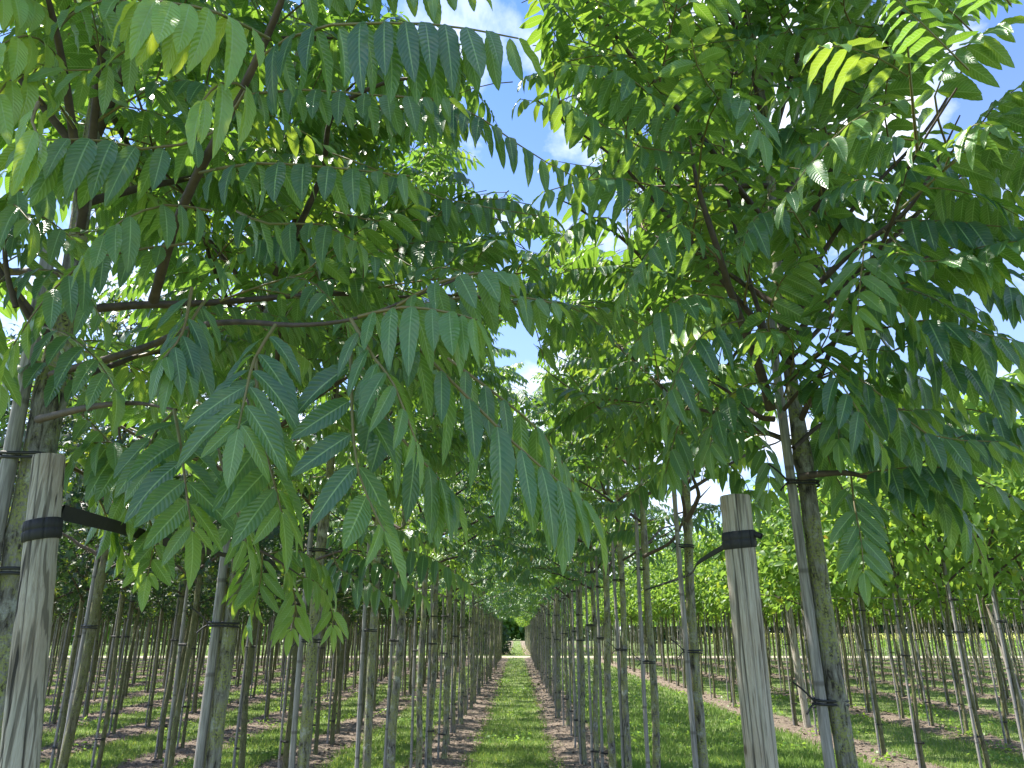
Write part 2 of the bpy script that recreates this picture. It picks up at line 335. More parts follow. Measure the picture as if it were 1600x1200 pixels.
def grow(r, H=4.9, nb=15, reach=1.15, base=2.1, tw=5, lv=5, LL=(0.26, 0.42), leaflet=0.092, bias=None, topleaf=True, up=(0.35, 0.8)):
    """skeleton of a nursery tree: returns branches, twigs, leaf jobs (all in tree space)"""
    br = []; twg = []; lf = []
    a = r.uniform(0, 6.28)
    for i in range(nb):
        f = i/(nb-1); h = base+0.05+(H-base-0.5)*f**1.05; a += 2.4+r.normal(0, 0.25)
        prof = (0.78+0.5*math.sin(min(1, f*1.9)*math.pi*0.62))*(1-f**2.2*0.72)
        Ln = reach*prof*r.uniform(0.85, 1.15); el = r.uniform(*up)+0.35*f
        dz = math.sin(el); dh = math.cos(el)
        d = np.array([math.cos(a)*dh, math.sin(a)*dh, dz])
        if bias is not None: d = unit(d+np.array(bias)*0.35)
        u = np.linspace(0, 1, 8)[:, None]
        arch = r.uniform(-0.05, 0.22)*(1-f)
        p = np.array([0, 0, h])+d*Ln*u-np.array([0, 0, 1.0])*Ln*arch*u**2+r.normal(0, 0.014, (8, 3))*u
        br.append((p, 0.013*(1-0.5*f)*prof+0.004))
        nt_ = max(2, int(round(tw*prof)))
        for j in range(nt_+1):
            if j == nt_: q0, td = p[-1], unit(p[-1]-p[-2])
            else:
                uu = 0.16+0.80*j/max(1, nt_-1)*0.95+r.uniform(-0.05, 0.05); ii = int(np.clip(uu*7, 0, 6)); q0 = p[ii]+(p[ii+1]-p[ii])*(uu*7-ii)
                t = unit(p[ii+1]-p[ii]); sd = unit(np.cross(t, [0, 0, 1]))*(1 if j % 2 else -1); td = unit(t*0.7+sd*r.uniform(0.5, 1.0)+np.array([0, 0, r.uniform(-0.15, 0.5)]))
            tl = r.uniform(0.16, 0.34)*(1.1-0.3*f); tp = q0+td*tl*np.linspace(0, 1, 5)[:, None]+np.array([0, 0, -0.08])*tl*np.linspace(0, 1, 5)[:, None]**2
            twg.append(tp)
            for k in range(lv):
                uu = (k+0.6)/lv; ii = min(3, int(uu*4)); lo = tp[ii]+(tp[ii+1]-tp[ii])*(uu*4-ii)
                ax = unit(np.cross(td, [0, 0, 1])); ph = k*2.4+r.uniform(0, 1)
                ld = unit(td*[1, 1, 0.5]*r.uniform(0.35, 0.8)+ax*math.cos(ph)+np.array([0, 0, 0.22])*math.sin(ph)+np.array([0, 0, r.uniform(-0.05, 0.28)]))
                lf.append((lo, ld, r.uniform(*LL), r.uniform(0.2, 0.6), r.uniform(0.15, 1.0), leaflet*r.uniform(0.8, 1.15), r.random()))
    return br, twg, lf
# ------------------------------------------------------------ open places between the crowns (kept free of nearby leaves)
GAPS = [
 [(592, -40), (835, -40), (828, 70), (800, 110), (792, 140), (840, 185), (885, 205), (935, 262), (905, 295), (930, 350), (915, 385), (860, 330), (800, 300), (745, 295), (765, 255), (785, 225), (790, 165), (755, 125), (735, 60), (640, 25)],
 [(775, 515), (820, 490), (835, 560), (850, 640), (835, 700), (815, 640), (790, 590)],
 [(930, 320), (985, 330), (975, 400), (935, 385)],
 [(1545, 60), (1640, 20), (1640, 175), (1560, 130), (1500, 190), (1445, 205), (1410, 190), (1470, 120)],
 [(1480, 560), (1640, 600), (1640, 720), (1560, 690), (1500, 660)],
]
KEEPOUT = [
 [(-400, 650), (118, 640), (125, 880), (118, 1500), (-400, 1500)],
 [(118, 880), (230, 905), (330, 850), (400, 860), (395, 1000), (520, 985), (545, 900), (640, 900), (820, 905), (985, 925), (1040, 890), (1045, 735), (1100, 760), (1200, 740), (1205, 655), (1262, 655), (1275, 880), (1420, 880), (1560, 900), (2400, 900), (2400, 1900), (100, 1900)],
]
def inpoly(x, y, poly):
    c = np.zeros(x.shape, bool); j = len(poly)-1
    for i in range(len(poly)):
        xi, yi = poly[i]; xj, yj = poly[j]
        if yi != yj: c ^= ((yi > y) != (yj > y)) & (x < (xj-xi)*(y-yi)/(yj-yi)+xi)
        j = i
    return c
VLINES = [[(1205, 640), (1185, 570), (1150, 480), (1118, 380), (1090, 290)], [(1215, 530), (1270, 455), (1330, 395), (1405, 340)]]
def nearline(x, y, ln, w_):
    m = np.zeros(x.shape, bool)
    for a, b in zip(ln[:-1], ln[1:]):
        dx, dy = b[0]-a[0], b[1]-a[1]; t = np.clip(((x-a[0])*dx+(y-a[1])*dy)/(dx*dx+dy*dy), 0, 1)
        m |= np.hypot(x-a[0]-t*dx, y-a[1]-t*dy) < w_
    return m
def make_prune(off, zmin=0.95, keepout=True, gaps=True):
    off = np.asarray(off, float)
    def f(p):
        x, y, z = proj(p+off)
        bad = (z < zmin) & (z > -0.35)
        for ln in VLINES: bad |= nearline(x, y, ln, 15) & (z > 0) & (z < 2.2)
        if gaps:
            for g in GAPS: bad |= inpoly(x, y, g) & (z > 0)
        if keepout:
            for g in KEEPOUT: bad |= inpoly(x, y, g) & (z > 0)
        return bad
    return f
def bar(rng, p, r0, r1, k=None):
    p = np.asarray(p, float); r = np.linspace(r0, r1, len(p)); return p, r
def trunk_mesh(seed, H, r0, base=2.1, mats='bark', sides=10, step=0.08, wob=0.008, top=0.006):
    r = np.random.default_rng(seed); k = int(H/step)+1; z = np.linspace(-0.04, H, k)
    ph = r.uniform(0, 6.28, 4)
    x = wob*np.sin(z*2.1+ph[0])+wob*0.5*np.sin(z*5+ph[1]); y = wob*np.sin(z*1.8+ph[2])+wob*0.5*np.sin(z*4.3+ph[3])
    rad = np.where(z < base, r0*(1-0.16*z/base), r0*(0.46+0.38*np.exp(-(z-base)/0.18))*(1-np.clip((z-base)/(H-base), 0, 1))**0.8+top)
    rad = rad*(1+0.35*np.exp(-np.maximum(z, 0)/0.06))
    for _ in range(int(H*1.6)):
        h = r.uniform(0.2, H); rad = rad*(1+0.10*np.exp(-((z-h)/0.03)**2))
    rad = rad*(1+r.normal(0, 0.012, k))
    mb = MB(); ring = mb.tubes(np.stack([x, y, z], 1), rad, sides)
    return mb, M[mats]
def disc(mb, c, r, sides, mi=0, dz=0.0):
    th = np.linspace(0, 2*np.pi, sides, endpoint=False); half = sides//2
    v = [[c[0], c[1], c[2]+dz]]+[[c[0]+r*math.cos(t), c[1]+r*math.sin(t), c[2]] for t in th]
    f = [[0, 1+(2*i) % sides, 1+(2*i+1) % sides, 1+(2*i+2) % sides] for i in range(half)]
    mb.add(v, f, mi=mi)
def stake_mesh(seed, H, r0, sides=8, wob=0.006):
    r = np.random.default_rng(seed); k = 26; z = np.linspace(-0.03, H, k); ph = r.uniform(0, 6.28, 2)
    rad = r0*(1+0.05*np.sin(z*20)*0.5+r.normal(0, 0.015, k))*(1.08-0.16*z/H)
    mb = MB(); p = np.stack([wob*np.sin(z*1.7+ph[0]), wob*np.sin(z*1.5+ph[1]), z], 1)
    mb.tubes(p, rad, sides); disc(mb, p[-1], rad[-1], sides, 0, 0.001)
    return mb
def tie_mesh(c0, r0, c1, r1, z, bandw=0.010, th=0.0035, tails=False, seed=0, wraps=2):
    """a rubber band looped round two round stems whose centres are c0 and c1"""
    r = np.random.default_rng(seed); mb = MB()
    c0 = np.array(c0, float); c1 = np.array(c1, float); ang = math.atan2(c1[1]-c0[1], c1[0]-c0[0])
    for wv in range(wraps):
        zz = z+(wv-0.5*(wraps-1))*bandw*1.25; pts = []
        for a in np.linspace(ang+math.pi/2, ang+1.5*math.pi, 8): pts.append([c0[0]+math.cos(a)*(r0+th), c0[1]+math.sin(a)*(r0+th), zz])
        for a in np.linspace(ang-math.pi/2, ang+math.pi/2, 8): pts.append([c1[0]+math.cos(a)*(r1+th), c1[1]+math.sin(a)*(r1+th), zz])
        pts.append(pts[0]); pts = np.array(pts); pts[:, 2] += 0.003*np.sin(np.linspace(0, 6.28, len(pts))+wv)
        mb.tubes(pts, np.full(len(pts), th*1.2), 5)
    if tails:
        q = np.array([c0[0]-r0*0.9, c0[1]-r0*0.5, z])
        for s_ in (1, -1):
            e = q+np.array([-0.035-0.03*(s_ > 0), -0.015, 0.012+0.045*s_ if s_ > 0 else -0.03])
            mb.tubes(smoothpath([q, (q+e)/2+[0, 0, 0.004], e], 6), np.full(6, th), 5)
    return mb

# ------------------------------------------------------------ the near trees, each with its own limbs
rng = np.random.default_rng(11)
def near_tree(name, seed, loc, label, trunk_r, H=5.0, lod='near', nb=15, reach=1.15, lean=(0, 0), bias=None, leaflet=0.09, hide=(), group='pinnate-leaved trees in the two rows along the central grass lane', zmin=0.95, base=2.1, tw=5, lv=5, up=(0.35, 0.8), tr_mat='bark'):
    r = np.random.default_rng(seed)
    root = tag(empty(name, loc), label, 'tree', group)
    mb, m = trunk_mesh(seed, H, trunk_r, base, tr_mat, 18, 0.035, 0.010)
    for a in mb.v:
        a[:, 0] += lean[0]*a[:, 2]; a[:, 1] += lean[1]*a[:, 2]
    link('trunk', mb.mesh('trunk', [m]), root)
    br, twg, lf = grow(r, H, nb, reach, base, tw, lv, leaflet=leaflet, bias=bias, up=up)
    sh = lambda p: p+np.array([lean[0], lean[1], 0])*np.asarray(p)[..., 2:3] if np.asarray(p).ndim > 1 else p+np.array([lean[0], lean[1], 0])*p[2]
    prune = make_prune(loc, zmin)
    for p, rr in br:
        q = sh(p); x, y, z = proj(q+np.array(loc)); 
        bad = ((z < 0.6) & (z > -0.3)); 
        for g in GAPS[:3]: bad |= inpoly(x, y, g)&(z>0)
        kk = int(np.argmax(bad)) if bad.any() else len(q)
        if kk < 3: continue
        q = smoothpath(q[:kk], 14); b = MB(); b.tubes(q, np.linspace(rr*0.72, 0.0022, 14), 7); link('branch', b.mesh('branch', [M['branch']]), root)
    cm = MB(); tp = np.array([sh(t) for t in twg]); kp = ~(prune(tp[:, 1]) | prune(tp[:, 2]) | prune(tp[:, 3]) | prune(tp[:, 4])); 
    if kp.any(): cm.tubes(tp[kp], np.tile(np.linspace(0.0042, 0.0022, 5), (kp.sum(), 1)), 4, 1)
    lv_ = Leaves(r)
    for o, d, ln, sag, hang, ll, tone in lf:
        o = sh(np.asarray(o)); path = leaf_path(r, o, d, ln, sag)
        yg = 0.0 if r.random() < 0.86 else r.uniform(0.15, 0.6)
        if prune(path[2:]+np.array([0, 0, -0.04])).any(): continue
        lv_.leaf(path, ll, int(r.integers(6, 10)), hang, yg, tone)
    lv_.flush(cm, lod, 0, 1, prune=prune)
    link('crown', cm.mesh('crown', [M['leaf'], M['twig']]), root)
    return root
T = {}
T['L1'] = near_tree('pinnate_leaved_tree', 101, (-1.03, 1.64, 0), 'nearest lichen-covered tree at the left edge, behind the left wooden post', 0.040, 4.6, 'near', 20, 1.2, lean=(-0.03, 0), leaflet=0.090, tw=6, lv=4, up=(0.15, 0.8))
T['L2'] = near_tree('pinnate_leaved_tree', 112, (-1.04, 2.8, 0), 'second tree in the left row with pale lichen patches on its trunk', 0.027, 4.8, 'near', 16, 1.15)
T['L3'] = near_tree('pinnate_leaved_tree', 103, (-1.03, 3.95, 0), 'third tree back in the left row, behind the pale lichen-patched trunk', 0.031, 5.0, 'mid', 14, 1.1)
T['L4'] = near_tree('pinnate_leaved_tree', 104, (-1.0, 5.35, 0), 'fourth nursery tree back in the left row along the central lane', 0.030, 5.1, 'mid', 14, 1.05)
T['R1'] = near_tree('pinnate_leaved_tree', 201, (0.94, 2.36, 0), 'nearest tree of the right row, rough yellow-lichened trunk beside the right wooden post', 0.0315, 5.0, 'near', 24, 1.3, leaflet=0.086, tw=7, lv=5, up=(0.1, 0.85), base=2.12)
T['R2'] = near_tree('pinnate_leaved_tree', 202, (0.90, 3.95, 0), 'second tree of the right row, slim grey trunk just left of the wooden post', 0.027, 5.0, 'near', 15, 1.1)
T['R3'] = near_tree('pinnate_leaved_tree', 203, (0.88, 5.2, 0), 'third tree back in the right row, slim trunk with crooked low limbs', 0.026, 5.0, 'mid', 14, 1.1)
T['R4'] = near_tree('pinnate_leaved_tree', 204, (0.87, 6.4, 0), 'fourth tree back in the right row along the central lane', 0.028, 5.0, 'mid', 14, 1.05)

# ---- limbs and hanging leaves one can single out in the photograph
def limb(root, pts, r0, r1, hero, lod='hero', seed=0, zmat='branch'):
    """pts: (px, py, distance); hero: list of leaves (pts, leaflet, pairs, hang, young, tone)"""
    loc = np.array(root.location); r = np.random.default_rng(seed)
    b = None
    if pts is not None:
        q = smoothpath([P(*p)-loc for p in pts], 24); mb = MB(); mb.tubes(q, np.interp(np.linspace(0, 1, 24), [0, 0.8, 1], [r0, r1, min(r1, 0.0018)])*(1+r.normal(0, 0.03, 24)), 9)
        b = link('branch', mb.mesh('branch', [M['branch']]), root)
    if hero:
        mb = MB(); lv = Leaves(r)
        for h in hero:
            pth, ll, pairs, hang, young_or_sunlit, tone = h[:6]; wd = h[6] if len(h) > 6 else 0.33
            path = smoothpath([P(*p)-loc for p in pth], 14)
            lv.leaf(path, ll, pairs, hang, young_or_sunlit, tone, width=wd*0.92, rad=0.0020, start=0.12, tip=0.4)
        lv.flush(mb, lod, 0, 1, sides=6)
        link('foliage', mb.mesh('foliage', [M['leaf'], M['twig']]), b if b is not None else root)
limb(T['L1'], [(80, 585, 1.68), (220, 545, 1.48), (300, 512, 1.35), (370, 503, 1.24), (460, 508, 1.15), (545, 500, 1.12), (620, 475, 1.15), (740, 425, 1.2)], 0.0085, 0.002, [
  ([(548, 498, 1.1), (585, 560, 1.03), (615, 600, 0.98), (650, 690, 0.94)], 0.075, 7, 1.1, 0.18, 0.45, 0.28),
  ([(600, 490, 1.12), (700, 590, 1.06), (800, 690, 1.02), (870, 750, 1.0), (915, 785, 1.0)], 0.108, 9, 1.5, 0.08, 0.35, 0.29),
  ([(430, 508, 1.12), (398, 560, 1.02), (385, 610, 0.96), (372, 670, 0.92)], 0.098, 6, 0.45, 0.0, 0.2, 0.30),
  ([(548, 540, 1.1), (550, 640, 1.0), (560, 740, 0.94), (600, 830, 0.90)], 0.098, 6, 0.3, 0.0, 0.25, 0.34),
  ([(400, 560, 1.15), (405, 660, 1.05), (425, 740, 1.0), (440, 800, 0.97)], 0.095, 6, 0.35, 0.0, 0.2, 0.32),
  ([(560, 560, 1.2), (600, 650, 1.15), (660, 720, 1.1), (705, 770, 1.1)], 0.095, 8, 1.5, 0.0, 0.1, 0.34),
  ([(560, 495, 1.1), (630, 480, 1.06), (700, 488, 1.03), (745, 500, 1.0)], 0.083, 7, 1.9, 0.22, 0.9, 0.30),
  ([(620, 478, 1.15), (690, 440, 1.14), (760, 425, 1.14), (800, 430, 1.14)], 0.062, 6, 1.4, 0.16, 0.8, 0.42),
  ([(640, 480, 1.2), (720, 465, 1.2), (800, 462, 1.2), (870, 475, 1.2)], 0.058, 8, 1.6, 0.12, 0.7, 0.42),
  ([(700, 560, 1.35), (780, 620, 1.3), (850, 680, 1.3), (900, 760, 1.3)], 0.085, 8, 1.7, 0.05, 0.4, 0.3),
  ([(300, 450, 1.25), (285, 520, 1.15), (255, 560, 1.1)], 0.08, 5, 1.1, 0.05, 0.3, 0.3),
  ([(320, 470, 1.3), (300, 500, 1.2), (290, 540, 1.15), (270, 580, 1.1)], 0.085, 6, 1.2, 0.05, 0.3, 0.3),
], seed=1)
limb(T['L1'], [(60, 655, 1.6), (140, 636, 1.45), (210, 630, 1.35), (275, 640, 1.25)], 0.009, 0.003, [
  ([(272, 640, 1.25), (283, 700, 1.16), (290, 760, 1.1), (300, 830, 1.06)], 0.090, 6, 0.35, 0.0, 0.2, 0.36),
  ([(275, 640, 1.3), (240, 680, 1.2), (235, 740, 1.15)], 0.085, 5, 1.0, 0.0, 0.1, 0.38),
  ([(330, 640, 1.3), (345, 720, 1.25), (370, 800, 1.2), (385, 850, 1.18)], 0.085, 7, 0.45, 0.0, 0.1, 0.32),
], seed=2)
limb(T['L1'], [(240, 470, 1.6), (265, 380, 1.5), (300, 290, 1.42), (350, 195, 1.35), (400, 95, 1.3), (440, 0, 1.25), (470, -110, 1.2)], 0.011, 0.006, [
  ([(398, 95, 1.3), (480, 45, 1.2), (600, 36, 1.12), (700, 40, 1.1), (810, 60, 1.1)], 0.115, 12, 2.6, 0.0, 0.1, 0.30),
  ([(420, 60, 1.25), (340, 20, 1.1), (270, 5, 1.03), (215, 0, 1.0)], 0.108, 7, 2.6, 0.9, 0.8, 0.30),  # yellow here and on the next leaf is backlight painted into the colour
  ([(350, 190, 1.35), (385, 140, 1.2), (345, 130, 1.1), (315, 160, 1.05)], 0.10, 4, 2.8, 0.75, 0.7, 0.30),
  ([(310, 270, 1.4), (400, 255, 1.25), (520, 262, 1.2), (640, 275, 1.15)], 0.078, 9, 1.8, 0.0, 0.1, 0.40),
  ([(370, 150, 1.6), (470, 140, 1.5), (600, 150, 1.4), (700, 155, 1.4)], 0.075, 10, 1.9, 0.05, 0.1, 0.38),
  ([(350, 200, 1.45), (250, 235, 1.3), (170, 220, 1.25), (100, 218, 1.2), (45, 220, 1.2)], 0.105, 8, 2.2, 0.12, 0.4, 0.32),
  ([(60, 160, 1.15), (50, 190, 1.12), (60, 215, 1.1), (45, 240, 1.1)], 0.085, 3, 2.4, 0.85, 0.8, 0.34),  # strong yellow stands in for sun shining through, put into the colour
  ([(330, 330, 1.45), (260, 320, 1.3), (190, 345, 1.2), (140, 390, 1.15)], 0.09, 8, 1.7, 0.15, 0.5, 0.32),
  ([(300, 380, 1.5), (160, 400, 1.35), (80, 455, 1.25), (20, 540, 1.2)], 0.085, 9, 1.3, 0.1, 0.4, 0.34),
  ([(370, 330, 1.5), (420, 350, 1.4), (500, 350, 1.35), (560, 380, 1.3)], 0.078, 8, 1.6, 0.0, 0.2, 0.38),
  ([(330, 20, 1.5), (250, 40, 1.45), (150, 110, 1.4), (60, 100, 1.4)], 0.085, 8, 1.4, 0.3, 0.5, 0.36),
  ([(440, -20, 1.3), (540, -50, 1.3), (640, -40, 1.3), (740, -25, 1.3)], 0.08, 9, 2.0, 0.25, 0.5, 0.36),
], seed=3)
limb(T['L1'], [(130, 330, 1.7), (110, 180, 1.6), (90, 60, 1.5), (60, -60, 1.4)], 0.012, 0.006, [  # yellowest leaves of this limb carry a backlit glow in their colour
  ([(100, 100, 1.5), (60, 60, 1.4), (20, 60, 1.3), (-30, 90, 1.25)], 0.08, 6, 1.6, 0.8, 0.7, 0.4),
  ([(95, 40, 1.5), (130, 10, 1.4), (190, 0, 1.35), (240, 20, 1.3)], 0.08, 6, 1.6, 0.3, 0.6, 0.4),
  ([(80, 20, 1.5), (30, -10, 1.4), (-20, -10, 1.3)], 0.08, 6, 1.6, 0.7, 0.6, 0.4),
  ([(115, 200, 1.6), (60, 120, 1.4), (10, 130, 1.3), (-20, 180, 1.25)], 0.085, 6, 1.4, 0.7, 0.7, 0.36),
  ([(115, 250, 1.6), (60, 290, 1.5), (20, 300, 1.4), (-20, 330, 1.4)], 0.085, 6, 1.4, 0.2, 0.5, 0.36),
], seed=4)
limb(T['L2'], [(430, 430, 2.6), (500, 280, 2.5), (520, 180, 2.3), (600, 130, 2.1), (690, 120, 2.0)], 0.012, 0.005, [
  ([(620, 150, 2.1), (700, 160, 2.0), (760, 190, 1.9), (830, 240, 1.85), (905, 280, 1.8)], 0.095, 11, 1.7, 0.0, 0.1, 0.36),
  ([(560, 170, 2.2), (620, 170, 2.1), (690, 175, 2.0), (740, 190, 2.0)], 0.09, 9, 1.8, 0.05, 0.1, 0.36),
  ([(520, 240, 2.2), (600, 270, 2.1), (690, 310, 2.0), (860, 340, 1.9)], 0.08, 10, 1.2, 0.0, 0.2, 0.38),
  ([(520, 330, 2.3), (620, 350, 2.2), (720, 330, 2.1), (830, 360, 2.0)], 0.08, 10, 1.2, 0.0, 0.1, 0.38),
], seed=5, lod='near')
# right tree
limb(T['R1'], [(1205, 640, 2.2), (1185, 570, 2.18), (1150, 480, 2.15), (1118, 380, 2.1), (1090, 290, 2.1), (1078, 215, 2.1)], 0.0155, 0.007, [
  ([(1090, 300, 2.1), (1100, 200, 1.95), (1125, 155, 1.85), (1095, 120, 1.8), (1080, 60, 1.75)], 0.12, 8, 0.55, 0.08, 0.6, 0.36),
  ([(1078, 215, 2.1), (1110, 160, 1.9), (1160, 150, 1.8), (1190, 210, 1.7)], 0.12, 7, 0.9, 0.1, 0.6, 0.34),
  ([(1100, 330, 2.1), (1020, 290, 1.95), (940, 278, 1.85), (850, 300, 1.75)], 0.105, 9, 1.2, 0.02, 0.2, 0.36),
  ([(1118, 400, 2.1), (1060, 350, 1.95), (1010, 400, 1.85), (970, 460, 1.8)], 0.11, 8, 0.9, 0.1, 0.6, 0.36),
  ([(1150, 470, 2.1), (1090, 460, 1.95), (1040, 480, 1.85), (990, 540, 1.8)], 0.105, 8, 1.0, 0.05, 0.5, 0.36),
  ([(1160, 500, 2.1), (1100, 520, 1.9), (1060, 580, 1.8), (1040, 640, 1.75)], 0.10, 7, 0.9, 0.0, 0.3, 0.36),
  ([(1085, 240, 2.1), (1000, 230, 2.0), (920, 180, 1.9), (860, 150, 1.85)], 0.10, 9, 1.5, 0.1, 0.4, 0.38),
  ([(1080, 200, 2.1), (1020, 150, 2.0), (960, 110, 1.95), (880, 100, 1.9)], 0.10, 9, 1.2, 0.12, 0.5, 0.38),
], seed=6)
limb(T['R1'], [(1215, 530, 2.2), (1270, 455, 2.15), (1330, 395, 2.1), (1405, 340, 2.0), (1450, 280, 1.95), (1500, 180, 1.9)], 0.012, 0.005, [
  ([(1400, 345, 2.0), (1470, 345, 1.9), (1540, 352, 1.85), (1640, 360, 1.8)], 0.105, 9, 1.5, 0.0, 0.1, 0.40),
  ([(1440, 300, 1.95), (1500, 240, 1.85), (1550, 170, 1.8), (1600, 130, 1.75)], 0.10, 8, 0.6, 0.05, 0.5, 0.40),
  ([(1330, 395, 2.1), (1350, 380, 1.9), (1345, 430, 1.8), (1340, 490, 1.75)], 0.11, 7, 0.4, 0.25, 0.8, 0.34),
  ([(1290, 430, 2.1), (1240, 330, 2.0), (1180, 340, 1.9), (1160, 390, 1.85)], 0.10, 8, 1.1, 0.0, 0.2, 0.38),
  ([(1380, 360, 2.0), (1440, 410, 1.85), (1500, 400, 1.8), (1550, 420, 1.75)], 0.10, 8, 0.6, 0.22, 0.8, 0.36),
  ([(1480, 230, 1.9), (1460, 150, 1.8), (1500, 80, 1.75), (1560, 40, 1.7)], 0.10, 8, 0.8, 0.15, 0.6, 0.40),
], seed=7)
limb(T['R1'], [(1225, 600, 2.2), (1270, 560, 2.1), (1330, 520, 2.0), (1400, 510, 1.9)], 0.010, 0.004, [
  ([(1270, 560, 2.1), (1300, 580, 1.9), (1340, 640, 1.8), (1380, 700, 1.75)], 0.105, 7, 0.8, 0.0, 0.3, 0.36),
  ([(1390, 510, 1.9), (1450, 500, 1.8), (1530, 520, 1.75), (1620, 540, 1.7)], 0.105, 9, 1.4, 0.0, 0.1, 0.40),
  ([(1400, 510, 1.9), (1470, 555, 1.85), (1550, 590, 1.8), (1590, 600, 1.8)], 0.10, 8, 1.4, 0.0, 0.1, 0.40),
  ([(1330, 520, 2.0), (1340, 470, 1.9), (1400, 470, 1.8), (1440, 520, 1.75)], 0.10, 8, 0.9, 0.1, 0.6, 0.34),
  ([(1300, 560, 2.0), (1380, 620, 1.9), (1450, 680, 1.85), (1560, 690, 1.8)], 0.095, 9, 1.3, 0.0, 0.1, 0.42),
], seed=8)
limb(T['R1'], [(1250, 745, 2.2), (1290, 740, 2.15), (1340, 742, 2.1), (1410, 770, 2.05)], 0.012, 0.006, [
  ([(1340, 742, 2.1), (1420, 730, 2.0), (1500, 735, 1.95), (1590, 780, 1.9)], 0.09, 9, 1.2, 0.0, 0.05, 0.52),
  ([(1380, 755, 2.1), (1440, 760, 2.0), (1500, 800, 1.95), (1540, 880, 1.9)], 0.09, 8, 0.9, 0.0, 0.1, 0.45),
  ([(1330, 745, 2.1), (1335, 790, 2.0), (1345, 840, 1.95), (1350, 895, 1.9)], 0.10, 7, 0.45, 0.1, 0.5, 0.36),
  ([(1400, 765, 2.1), (1480, 690, 2.0), (1540, 680, 1.95), (1600, 700, 1.9)], 0.09, 8, 1.2, 0.0, 0.05, 0.46),
], seed=9)
limb(T['R1'], [(1210, 655, 2.25), (1185, 650, 2.25), (1150, 620, 2.3), (1100, 590, 2.3)], 0.010, 0.005, [
  ([(1110, 595, 2.3), (1070, 640, 2.2), (1050, 700, 2.1), (1040, 740, 2.1)], 0.10, 7, 1.0, 0.1, 0.4, 0.34),
  ([(1150, 620, 2.3), (1140, 660, 2.2), (1100, 700, 2.1)], 0.10, 6, 1.0, 0.0, 0.4, 0.34),
], seed=10)
limb(T['R2'], [(1072, 815, 3.5), (1088, 785, 3.48), (1090, 765, 3.45), (1068, 720, 3.4), (1040, 690, 3.35)], 0.013, 0.006, [], seed=11)
limb(T['R3'], [(1005, 870, 4.6), (1050, 845, 4.5), (1075, 800, 4.4), (1110, 760, 4.3)], 0.012, 0.006, [], seed=12)
limb(T['L1'], [(25, 480, 1.5), (12, 430, 1.5), (8, 380, 1.5), (20, 330, 1.5)], 0.006, 0.004, [], seed=13)

limb(T['L1'], [(60, 520, 1.7), (10, 440, 1.7), (-40, 380, 1.7)], 0.007, 0.003, [
  ([(60, 510, 1.6), (100, 520, 1.5), (150, 560, 1.4), (180, 610, 1.35)], 0.085, 7, 1.0, 0.0, 0.3, 0.4),
  ([(20, 450, 1.7), (60, 420, 1.55), (120, 440, 1.45), (160, 500, 1.4)], 0.085, 8, 1.0, 0.0, 0.2, 0.4),
  ([(10, 430, 1.7), (-20, 470, 1.5), (-10, 540, 1.4), (0, 600, 1.35)], 0.09, 7, 0.8, 0.05, 0.2, 0.4),
  ([(-30, 380, 1.7), (20, 340, 1.55), (70, 340, 1.45), (120, 380, 1.4)], 0.09, 8, 1.2, 0.0, 0.3, 0.4),
  ([(-40, 380, 1.7), (-30, 330, 1.5), (10, 310, 1.4), (50, 350, 1.35)], 0.09, 7, 1.2, 0.1, 0.3, 0.38),
  ([(30, 560, 1.75), (80, 570, 1.7), (120, 590, 1.65), (170, 640, 1.6)], 0.085, 7, 1.0, 0.0, 0.1, 0.42),
  ([(120, 640, 1.8), (170, 690, 1.75), (190, 740, 1.7), (200, 800, 1.7)], 0.09, 8, 0.6, 0.15, 0.5, 0.4),
], seed=14)
limb(T['R1'], [(1235, 480, 2.25), (1330, 330, 2.3), (1450, 200, 2.3), (1530, 60, 2.3)], 0.009, 0.004, [
  ([(1300, 370, 2.3), (1280, 280, 2.2), (1310, 200, 2.1), (1360, 160, 2.05)], 0.11, 9, 0.6, 0.05, 0.6, 0.40),
  ([(1350, 310, 2.3), (1420, 260, 2.2), (1500, 260, 2.1), (1580, 300, 2.05)], 0.11, 9, 0.9, 0.05, 0.5, 0.40),
  ([(1400, 260, 2.3), (1380, 170, 2.2), (1400, 90, 2.1), (1440, 40, 2.05)], 0.11, 9, 0.6, 0.05, 0.6, 0.42),
  ([(1440, 210, 2.3), (1350, 150, 2.2), (1280, 130, 2.15), (1210, 150, 2.1)], 0.11, 9, 0.8, 0.05, 0.5, 0.40),
  ([(1490, 130, 2.3), (1420, 60, 2.2), (1340, 40, 2.15), (1270, 60, 2.1)], 0.11, 9, 0.8, 0.08, 0.5, 0.40),
  ([(1530, 60, 2.3), (1450, -10, 2.2), (1370, -20, 2.15), (1300, 0, 2.1)], 0.11, 9, 0.8, 0.1, 0.5, 0.40),
], seed=15)
